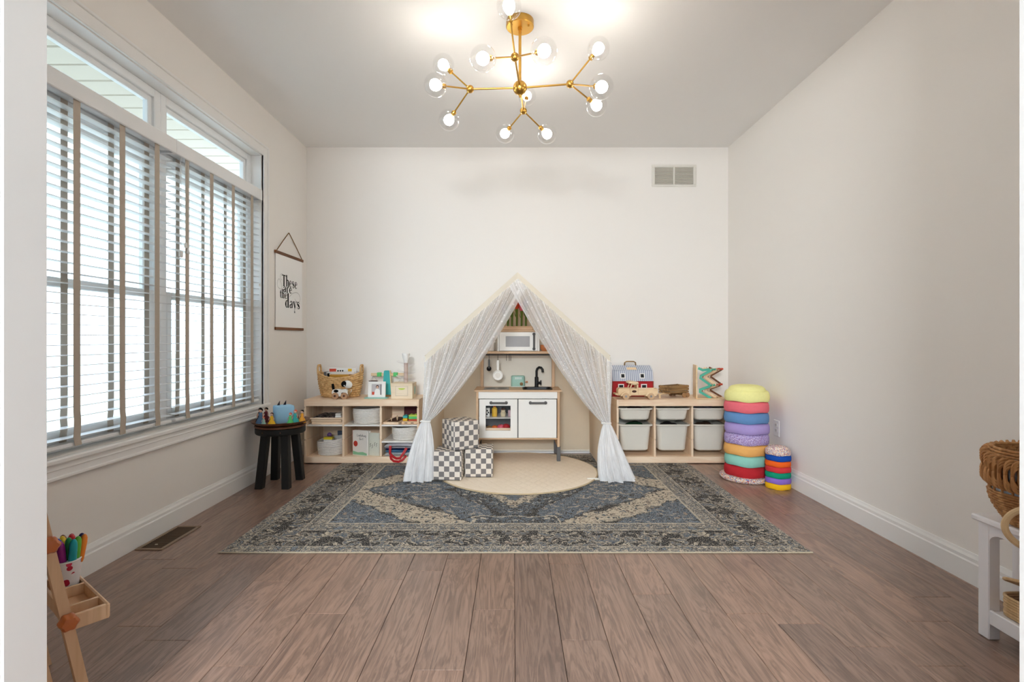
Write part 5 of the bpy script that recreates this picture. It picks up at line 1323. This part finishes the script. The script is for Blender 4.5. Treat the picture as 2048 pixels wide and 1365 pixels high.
# toaster
t = thing('toy_toaster', 'mint green toy toaster on the kitchen counter', 'toaster', (KX + .003, KY0 + .291, MZ + zc + .0145))
B().loft([rrect(.118, .075, .02, .004), rrect(.122, .078, .022, .02), rrect(.12, .076, .022, .088), rrect(.11, .068, .02, .097), rrect(.09, .05, .015, .099)]).build('body', M['mint'], t)
B().box(0, 0, .003, .124, .08, .006, .002).build('base', M['white'], t)
for k in range(5): B().bx(-.024 + k * .012, -.019 + k * .012, -.0402, -.0385, .068, .088).build('vent_slit', M['white'], t, smooth=0)
B().cyl((.03, -.038, .028), (.03, -.048, .028), .0145, n=20).build('dial', M['oldwood'], t)
b = B(); b.cyl((.06, 0, .042), (.075, 0, .042), .003, n=8); b.cyl((.072, 0, .042), (.086, 0, .042), .0085, n=12); b.build('lever_knob', M['tan'], t)
# pitcher and bowl on the shelf
t = thing('toy_pitcher', 'white toy pitcher with wooden spoons left of the microwave', 'pitcher', (KX - .232, KY0 + KD - .12, MZ + .9025))
B().lathe([(.001, 0), (.03, 0), (.034, .006), (.034, .06), (.036, .08), (.034, .082), (.031, .06), (.03, .008), (.001, .008)], 24).build('body', M['white'], t)
B().tube([(-.034, 0, .065), (-.052, 0, .062), (-.055, 0, .04), (-.034, 0, .022)], .005, 8).build('handle', M['white'], t)
B().prism([(.028, .066), (.05, .084), (.028, .082)], 'y', -.012, .012).build('spout', M['white'], t, smooth=0)
for a, r_ in ((.3, 0), (.05, 1), (-.25, 2)):
    Tm = Matrix.Translation((0, 0, .012)) @ Matrix.Rotation(a, 4, 'Y')
    b = B(); b.cyl((0, .006 * (r_ - 1), 0), (0, .006 * (r_ - 1), .085), .0035, n=8, M=Tm); b.sph((0, .006 * (r_ - 1), .098), .013, 10, 8, (1, .4, 1.4), Tm)
    tag(b.build('wooden_spoon', M['oldwood'], loc=t.location), 'small wooden spoon in the toy pitcher, %s' % ('leaning right', 'standing upright', 'leaning left')[r_], 'spoon', 'spoons in the toy pitcher')
t = thing('toy_bowl', 'small tan wooden bowl right of the microwave', 'bowl', (KX + .235, KY0 + KD - .12, MZ + .9025))
B().lathe([(.001, 0), (.025, 0), (.037, .015), (.04, .032), (.036, .05), (.032, .05), (.035, .032), (.024, .008), (.001, .006)], 24).build('body', M['tan'], t)
B().lathe([(.038, .046), (.0405, .049), (.037, .053), (.033, .05)], 24).build('rim', M['tan'], t)
# wooden tulips in a block
TUL = [(-.085, .16, 'stem', 'green'), (-.05, .225, 'yellow', 'yellow'), (-.008, .222, 'coral', 'red'), (.033, .2, 'pink', 'pink'), (.07, .245, 'purple', 'purple'), (-.118, .17, 'purple', 'lilac')]
t = thing('tulip_stand', 'long oak block planter on top of the toy microwave', 'planter', (KX - .0, KY0 + KD - .12, MZ + 1.0825))
B().box(0, 0, .017, .262, .07, .034, .004).build('block', M['oak'], t)
fcol = {'green': M['stem'], 'yellow': plain('tulipy', (232, 168, 30), .5, .3), 'red': plain('tulipr', (206, 70, 30), .5, .3), 'pink': M['pink'], 'purple': plain('tulipp', (120, 96, 140), .55, .3), 'lilac': plain('tulipl', (140, 120, 150), .55, .3)}
tl0 = t.location
for i, (u, hh, _, cn) in enumerate(TUL):
    f = thing('wooden_tulip', '%s wooden tulip standing in the oak planter block' % ({'green': 'green budded', 'yellow': 'golden yellow', 'red': 'orange red', 'pink': 'pink', 'purple': 'tall purple', 'lilac': 'lilac'}[cn]), 'toy flower', (tl0[0] + u, tl0[1], tl0[2] + .0342), 0, 'wooden tulips')
    B().tube([(0, 0, 0), (.002, 0, hh * .35), (-.002 + .004 * (i % 2), 0, hh * .66)], [.0085, .009, .0135], 10).build('stem', M['stem'], f)
    B().tube([(.0, 0, hh * .3), (-.012, 0, hh * .42), (-.022, 0, hh * .55)], [.003, .005, .001], 6, flat=.5).build('leaf', M['stem'], f)
    b = B(); hz = hh * .66
    b.lathe([(.006, hz - .004), (.017, hz + .012), (.022, hz + .03), (.02, hz + .05), (.013, hz + .06)], 14)
    for k in range(3):
        a = k * 2.09 + .5; b.tube([(.015 * math.cos(a), .015 * math.sin(a), hz + .03), (.018 * math.cos(a), .018 * math.sin(a), hz + .055), (.02 * math.cos(a), .02 * math.sin(a), hz + .075)], [.012, .011, .002], 8, flat=.5)
    b.build('blossom', fcol[cn], f)
# things inside the oven
oz = MZ + .3525; oy = KY0 + .12
t = thing('toy_bottle', 'yellow toy bottle on the upper oven shelf', 'bottle', (KX - .196, oy, oz))
B().lathe([(.001, 0), (.021, 0), (.023, .004), (.023, .066), (.014, .076), (.011, .08)], 18).build('body', M['yellow'], t); B().lathe([(.012, .08), (.012, .094), (.008, .098), (.001, .098)], 14).build('cap', M['orange'], t)
t = thing('toy_jar', 'cream bear-shaped toy jar with a dark lid on the upper oven shelf', 'jar', (KX - .123, oy, oz))
B().lathe([(.001, 0), (.018, 0), (.023, .012), (.023, .03), (.017, .042), (.019, .052), (.016, .056)], 18).build('body', M['hem'] if False else plain('jarcream', (232, 214, 176), .5, .3), t); B().lathe([(.017, .055), (.018, .066), (.016, .07), (.001, .07)], 16).build('lid', M['brown'], t)
for s_ in (-.007, .007): B().sph((s_, -.021, .032), .0022, 8, 6).build('eye', M['ink'], t)
t = thing('toy_carton', 'black and white printed toy milk carton at the left of the oven shelf', 'carton', (KX - .253, oy, oz)); B().box(0, 0, .036, .034, .034, .072, .002).build('body', M['offwhite'], t)
for u, w in ((-.006, .02), (.006, .034), (-.004, .05)): B().box(u, -.0172, w, .011, .001, .013).build('printed_patch', M['ink'], t, smooth=0)
tag(B().lathe([(.001, 0), (.014, 0), (.015, .003), (.015, .05), (.01, .054), (.001, .054)], 14).build('toy_can', plain('pinkcan', (224, 188, 194), .5, .3), loc=(KX - .068, oy, oz)), 'pale pink toy can at the right of the oven shelf', 'can')
cz = MZ + .1905
tray = thing('wooden_crate', 'shallow wooden crate of toy fruit on the oven floor', 'crate', (KX - .165, oy, cz))
b = B(); b.bx(-.125, .125, -.085, -.078, 0, .078); b.bx(-.125, .125, .078, .085, 0, .06); b.bx(-.125, -.118, -.078, .078, 0, .06); b.bx(.118, .125, -.078, .078, 0, .06); b.bx(-.118, .118, -.078, .078, 0, .045); b.build('crate_box', M['pine'], tray, smooth=0)
for u, r_, mt, nm, lb in ((-.075, .024, 'oldwood', 'toy_bun', 'brown toy bun at the left of the crate'), (-.028, .026, 'orange', 'toy_orange', 'orange toy fruit in the crate'), (.022, .03, 'pink', 'toy_plum', 'pink toy fruit in the middle of the crate'), (.068, .033, 'red', 'toy_apple', 'red toy apple at the right of the crate')):
    f = thing(nm, lb, 'toy fruit' if 'bun' not in nm else 'toy bun', (KX - .165 + u, oy - .035, cz + .0455))
    b = B(); b.lathe([(.001, r_ * .1), (r_ * .5, 0), (r_ * .92, r_ * .5), (r_, r_), (r_ * .85, r_ * 1.5), (r_ * .45, r_ * 1.8), (r_ * .1, r_ * 1.65), (.001, r_ * 1.6)], 18); b.build('flesh', M[mt], f, smooth=70)
    if 'bun' not in nm: B().tube([(0, 0, r_ * 1.6), (.003, 0, r_ * 2.0)], .002, 6).build('stalk', M['brown'], f)

# ================================================================== CHECKED CUBES
g = G('gingham', .9, .1); co = g.coord('Object', (1, 1, 1), (.0185 + .003, .0185 + .003, .011))
ck = g.node('ShaderNodeTexChecker', {'Vector': co, 'Scale': 1 / .0375, 'Color1': lin((112, 108, 108)), 'Color2': lin((234, 224, 212))}).outputs[0]
n = g.noise(g.coord('Object', (300, 30, 300)), 1, 2); g.color(g.mix(g.m('MULTIPLY', n, .25), ck, lin((196, 188, 180)))); g.bump(g.noise(g.coord('Object'), 180, 2), .3, .002); M['gingham'] = g.mat
def cube(label, x_, y_, z_, rz):
    o = thing('checked_cube', label, 'soft cube', (x_, y_, z_), rz, 'checked soft cubes')
    s_ = .207; b = B(); N = 8; h_ = s_ / 2
    def face(f): b.grid(f, N, N)
    def rnd(p):
        q = Vector(p); e_ = .012; c = Vector([max(-h_ + e_, min(h_ - e_, t_)) for t_ in q]); d = q - c
        if d.length > 1e-6: q = c + d.normalized() * e_
        puff = .005 * (1 - (2 * abs(q.x) / s_) ** 4 * 0) * 0
        return (q.x, q.y, q.z + h_)
    for a in range(3):
        for sg in (-1, 1):
            def f(u, v, a=a, sg=sg):
                e_ = [-1, -.97, -.93, -.5, 0, .5, .93, .97, 1]
                pu_, pv_ = e_[round(u * 8)] * h_, e_[round(v * 8)] * h_
                p = [0, 0, 0]; p[a] = sg * h_; p[(a + 1) % 3] = pu_; p[(a + 2) % 3] = pv_; return rnd(p)
            face(f)
    bm_ = b.mesh('cover', M['gingham'], 50)
    me = bmesh.new(); me.from_mesh(bm_); bmesh.ops.remove_doubles(me, verts=me.verts, dist=1e-4); bmesh.ops.recalc_face_normals(me, faces=me.faces); me.to_mesh(bm_); me.free()
    link('cover', bm_, o)
    B().tube([(-h_ + .012, -h_ + .001, .007), (h_ - .012, -h_ + .001, .007)], .002, 6).build('zip_seam', M['grey'], o)
    return o
cube('grey and cream checked soft cube, lower left of the pile by the curtain', -.466, 3.735, MZ + .001, math.radians(-3))
cube('grey and cream checked soft cube, lower right of the pile', -.254, 3.815, MZ + .001, math.radians(1))
cube('grey and cream checked soft cube turned askew on top of two others', -.392, 3.775, MZ + .2085, math.radians(33))

# ================================================================== EASEL AND MARKERS
ez = thing('wooden_easel', 'beech wooden easel with a shelf tray beside the doorway casing', 'easel', (-1.109, 1.266, 0), math.radians(-36.87))
BW = woodmat('beech', (206, 168, 130), (226, 192, 156), 2, .45)
ly = lambda z: .06 - .176 * z
for x_ in (0, -.5):
    for off in (0, -.062):
        B().bar((x_, ly(0.0) + off, .0005), (x_, ly(1.12) + off, 1.12), .030, .022, side=(1, 0, 0)).build('leg', BW, ez, smooth=0)
def knob(x_, y_, z_):
    n = 24; b = B()
    prof = []
    for k in range(2 * n):
        a = PI * k / n; r_ = .019 + .0016 * math.cos(6 * a); prof.append((r_ * math.cos(a), r_ * math.sin(a)))
    R = lambda sc, xx: [(xx, y_ + p * sc, z_ + q * sc) for p, q in prof]
    b.loft([R(.8, x_ + .014), R(1, x_ + .018), R(1, x_ + .034), R(.75, x_ + .042), R(.3, x_ + .044)])
    return b.build('wing_knob', plain('knobwood', (190, 106, 56), .35, .45), ez)
knob(0, ly(.335), .335); knob(0, ly(.535), .535)
B().bx(-.49, -.012, -.045, -.035, .5, 1.05, .002).build('chalk_board', M['black'], ez, smooth=0)
B().bx(-.49, -.012, -.08, -.06, .28, .31, .002).build('cross_bar', BW, ez, smooth=0)
tz0, tz1 = .305, .343
b = B()
tx0, tx1, ty0, ty1 = -.29, .012, .004, .088
b.bx(tx0, tx1, ty0, ty0 + .008, tz0, tz1, .002); b.bx(tx0, tx1, ty1 - .008, ty1, tz0, tz1, .003)
b.bx(tx0, tx0 + .009, ty0 + .008, ty1 - .008, tz0, tz1, .002); b.bx(tx1 - .009, tx1, ty0 + .008, ty1 - .008, tz0, tz1, .002)
tr0 = b.build('tray_rim', BW, ez, smooth=0)
B().bx(tx0 + .002, tx1 - .002, ty0 + .002, ty1 - .002, tz0, tz0 + .008).build('tray_floor', woodmat('beech_tray', (208, 160, 120), (226, 184, 146), 0, .3), ez, smooth=0)
for xx in (-.06, -.19): B().bx(xx, xx + .008, ty0 + .008, ty1 - .008, tz0 + .008, tz1 - .001, .001).build('tray_divider', BW, ez, smooth=0)
B().bx(tx0, tx1, -.165, -.072, tz0, tz1, .002).build('rear_tray', BW, ez, smooth=0)
# marker cup and markers
cA = math.radians(-36.87); ca, sa = math.cos(cA), math.sin(cA)
def el(x_, y_, z_): return Vector((-1.109 + ca * x_ - sa * y_, 1.266 + sa * x_ + ca * y_, z_))
cupc = el(-.232, .052, tz0 + .0085)
g = G('cupprint', .4, .35); co = g.coord('Object')
vd = g.vor(co, 55); cc = g.node('ShaderNodeSeparateColor', {'Color': g.vor(co, 55, 'Color')}).outputs[0]
g.color(g.mix(g.step(vd, .42, .38), lin((236, 234, 236)), g.ramp(cc, [(0, (196, 40, 70)), (.3, (226, 70, 110)), (.5, (150, 160, 196)), (.7, (240, 236, 240)), (.86, (120, 40, 90))], 'CONSTANT')))
cup = thing('marker_cup', 'white cup printed with red splashes on the easel tray', 'cup', cupc)
B().lathe([(.001, 0), (.026, 0), (.027, .003), (.0325, .088), (.0335, .09), (.031, .09), (.0255, .006), (.001, .005)], 28).build('body', g.mat, cup)
B().lathe([(.0325, .088), (.0342, .090), (.0335, .093), (.031, .092)], 28).build('rim', M['white'], cup)
cols = [('brown', (120, 66, 40)), ('navy', (30, 30, 96)), ('amber orange', (244, 156, 40)), ('golden yellow', (246, 196, 36)), ('light blue', (36, 146, 204)), ('indigo', (56, 30, 136)), ('magenta purple', (140, 20, 120)), ('turquoise', (24, 164, 176)), ('green', (24, 140, 72)), ('leaf green', (96, 180, 60)), ('red', (214, 44, 52)), ('crimson', (178, 30, 50)), ('tangerine', (236, 136, 44)), ('royal blue', (36, 70, 170)), ('lemon yellow', (250, 216, 60))]
lay = [(-.6, .95), (.55, 1.0), (-.75, .5), (-1.0, .1), (-.7, -.5), (-.15, -.75), (.45, -.6), (.95, -.2), (.5, .0), (.85, .3), (.2, .62), (-.05, .95), (.9, .75), (-.05, -.1), (-.2, .4)]
for i, ((nm, c), (u, w)) in enumerate(zip(cols, lay)):
    base = cupc + Vector((u * .014, w * .014, .007)); tipd = Vector((u * .031 - .016, w * .026, .128 + .006 * math.sin(i * 2.3))); d = tipd.normalized()
    o = thing('marker', '%s marker pen standing in the printed cup' % nm, 'marker', base, 0, 'marker pens in the cup')
    Tm = d.to_track_quat('Z', 'Y').to_matrix().to_4x4(); mt = plain('ink_' + nm.replace(' ', '_'), c, .35, .4, var=.04)
    B().lathe([(.001, 0), (.007, 0), (.007, .07), (.007, .074)], 12, M=Tm).build('barrel', M['white'], o)
    B().lathe([(.008, .07), (.0094, .078), (.0094, .124), (.008, .137), (.0045, .144), (.001, .146)], 12, M=Tm).build('cap', mt, o)

# ================================================================== BENCH AND BASKETS AT RIGHT
bn = thing('white_bench', 'small white painted bench against the right wall', 'bench', (1.692, 1.47, 0))
def wb_(x0, x1, y0, y1, z0, z1, nm, bv=.003): return B().bx(x0 - 1.692, x1 - 1.692, y0 - 1.47, y1 - 1.47, z0, z1, bv).build(nm, M['benchwhite'], bn, smooth=0)
M['benchwhite'] = plain('benchwhite', (240, 238, 240), .35, .4, var=.015)
wb_(1.605, 1.79, 1.14, 1.80, .396, .418, 'seat', .005)
for x0 in (1.62, 1.738):
    for y0 in (1.155, 1.745): wb_(x0, x0 + .04, y0, y0 + .042, .0005, .396, 'leg')
for x0 in (1.622, 1.762):
    b = B(); n = 12; x1 = x0 + .014
    poly = [(1.197 - 1.47, .396), (1.745 - 1.47, .396), (1.745 - 1.47, .335)]
    for k in range(7): a = PI / 2 * k / 6; poly.append((1.705 - 1.47 + .04 * math.cos(a) * 1.0, .335 + .03 * math.sin(a)))
    for k in range(7): a = PI / 2 + PI / 2 * k / 6; poly.append((1.237 - 1.47 + .04 * math.cos(a), .335 + .03 * math.sin(a)))
    b.prism(poly, 'x', x0 - 1.692, x1 - 1.692); b.build('apron', M['benchwhite'], bn, smooth=0)
wb_(1.66, 1.738, 1.75, 1.765, .34, .396, 'end_apron')
wb_(1.624, 1.775, 1.197, 1.745, .085, .1, 'lower_shelf'); wb_(1.62, 1.632, 1.197, 1.745, .055, .104, 'shelf_rail')
wk = thing('wicker_basket', 'round braided wicker basket with a cane handle on the white bench', 'basket', (1.70, 1.655, .4185))
WK = woodmat('wicker', (150, 98, 54), (206, 156, 102), 2, .6)
def wrow(b, z, R, rr_, amp, nseg, ph): b.tube([((R + amp * math.sin(nseg * t + ph)) * math.cos(t), (R + amp * math.sin(nseg * t + ph)) * math.sin(t), z) for t in [2 * PI * k / 96 for k in range(96)]], rr_, 6, True)
b = B()
for k in range(13): wrow(b, .006 + k * .0085, .075 + .045 * math.sin(min(1, k / 12) * PI / 2), .0048, .003, 24, PI * (k % 2))
b.lathe([(.001, .0), (.075, .0), (.075, .006)], 40); b.build('woven_base', WK, wk, smooth=70)
b = B()
for q in range(4):
    pts = []
    for k in range(240):
        t = 2 * PI * k / 240; a = 11 * t + q * PI / 2
        r_ = .128 + .011 * math.sin(2 * a); pts.append((r_ * math.cos(t), r_ * math.sin(t), .19 + .04 * math.sin(a) + .018 * math.cos(t - .8)))
    for o_ in (-.009, 0, .009): b.tube([(p[0], p[1], p[2] + o_) for p in pts], .0052, 5, True)
b.build('braided_rim', WK, wk, smooth=70)
b = B()
for k in range(24):
    t = 2 * PI * k / 24; b.cyl((.119 * math.cos(t), .119 * math.sin(t), .1), (.124 * math.cos(t), .124 * math.sin(t), .165), .0035, n=6)
for k in range(4): wrow(b, .222 + .009 * k, .122 - .003 * k, .005, .003, 24, PI * (k % 2))
b.build('stake', WK, wk, smooth=70)
B().lathe([(.07, .01), (.108, .06), (.112, .1), (.114, .16), (.11, .2)], 40).build('cloth_lining', plain('liner', (206, 216, 226), .9, .1), wk)
B().tube([(-.085 - .085 * math.sin(PI * k / 24), -.115 + .055 * math.sin(PI * k / 24), .028 + .072 * math.cos(PI * k / 24)) for k in range(25)], .0095, 10).build('cane_handle', plain('cane', (222, 190, 146), .5, .3), wk)
sb_ = thing('rattan_box', 'small pale rattan basket on the lower shelf of the white bench', 'basket', (1.703, 1.668, .1005))
RT = woodmat('rattan', (198, 162, 118), (226, 196, 154), 2, .6)
b = B()
for k in range(8):
    P_ = rrect(.116 + .002 * (k % 2), .126 + .002 * (k % 2), .03, .006 + k * .0088); b.tube(P_, .0052, 6, True)
b.loft([rrect(.108, .118, .028, .001), rrect(.108, .118, .028, .006)]); b.build('woven_body', RT, sb_, smooth=70)
b = B()
for k in range(5): b.tube(rrect(.118 - k * .022, .128 - k * .022, max(.006, .03 - k * .005), 0.0 + .001 * k), .0055, 6, True)
lo = b.build('lid', RT, sb_, (.008, .01, .112), (math.radians(-14), math.radians(20), 0), smooth=70)
B().cyl((.02, .0, .078), (.02, .0, .11), .004, n=8).build('lid_prop', RT, sb_)
tag(B().box(0, 0, .03, .05, .06, .055, .012).build('cloth_scrap', plain('plumcloth', (140, 84, 110), .9, .1), loc=(1.70, 1.66, .13)), 'plum cloth scrap tucked in the small rattan basket', 'cloth')
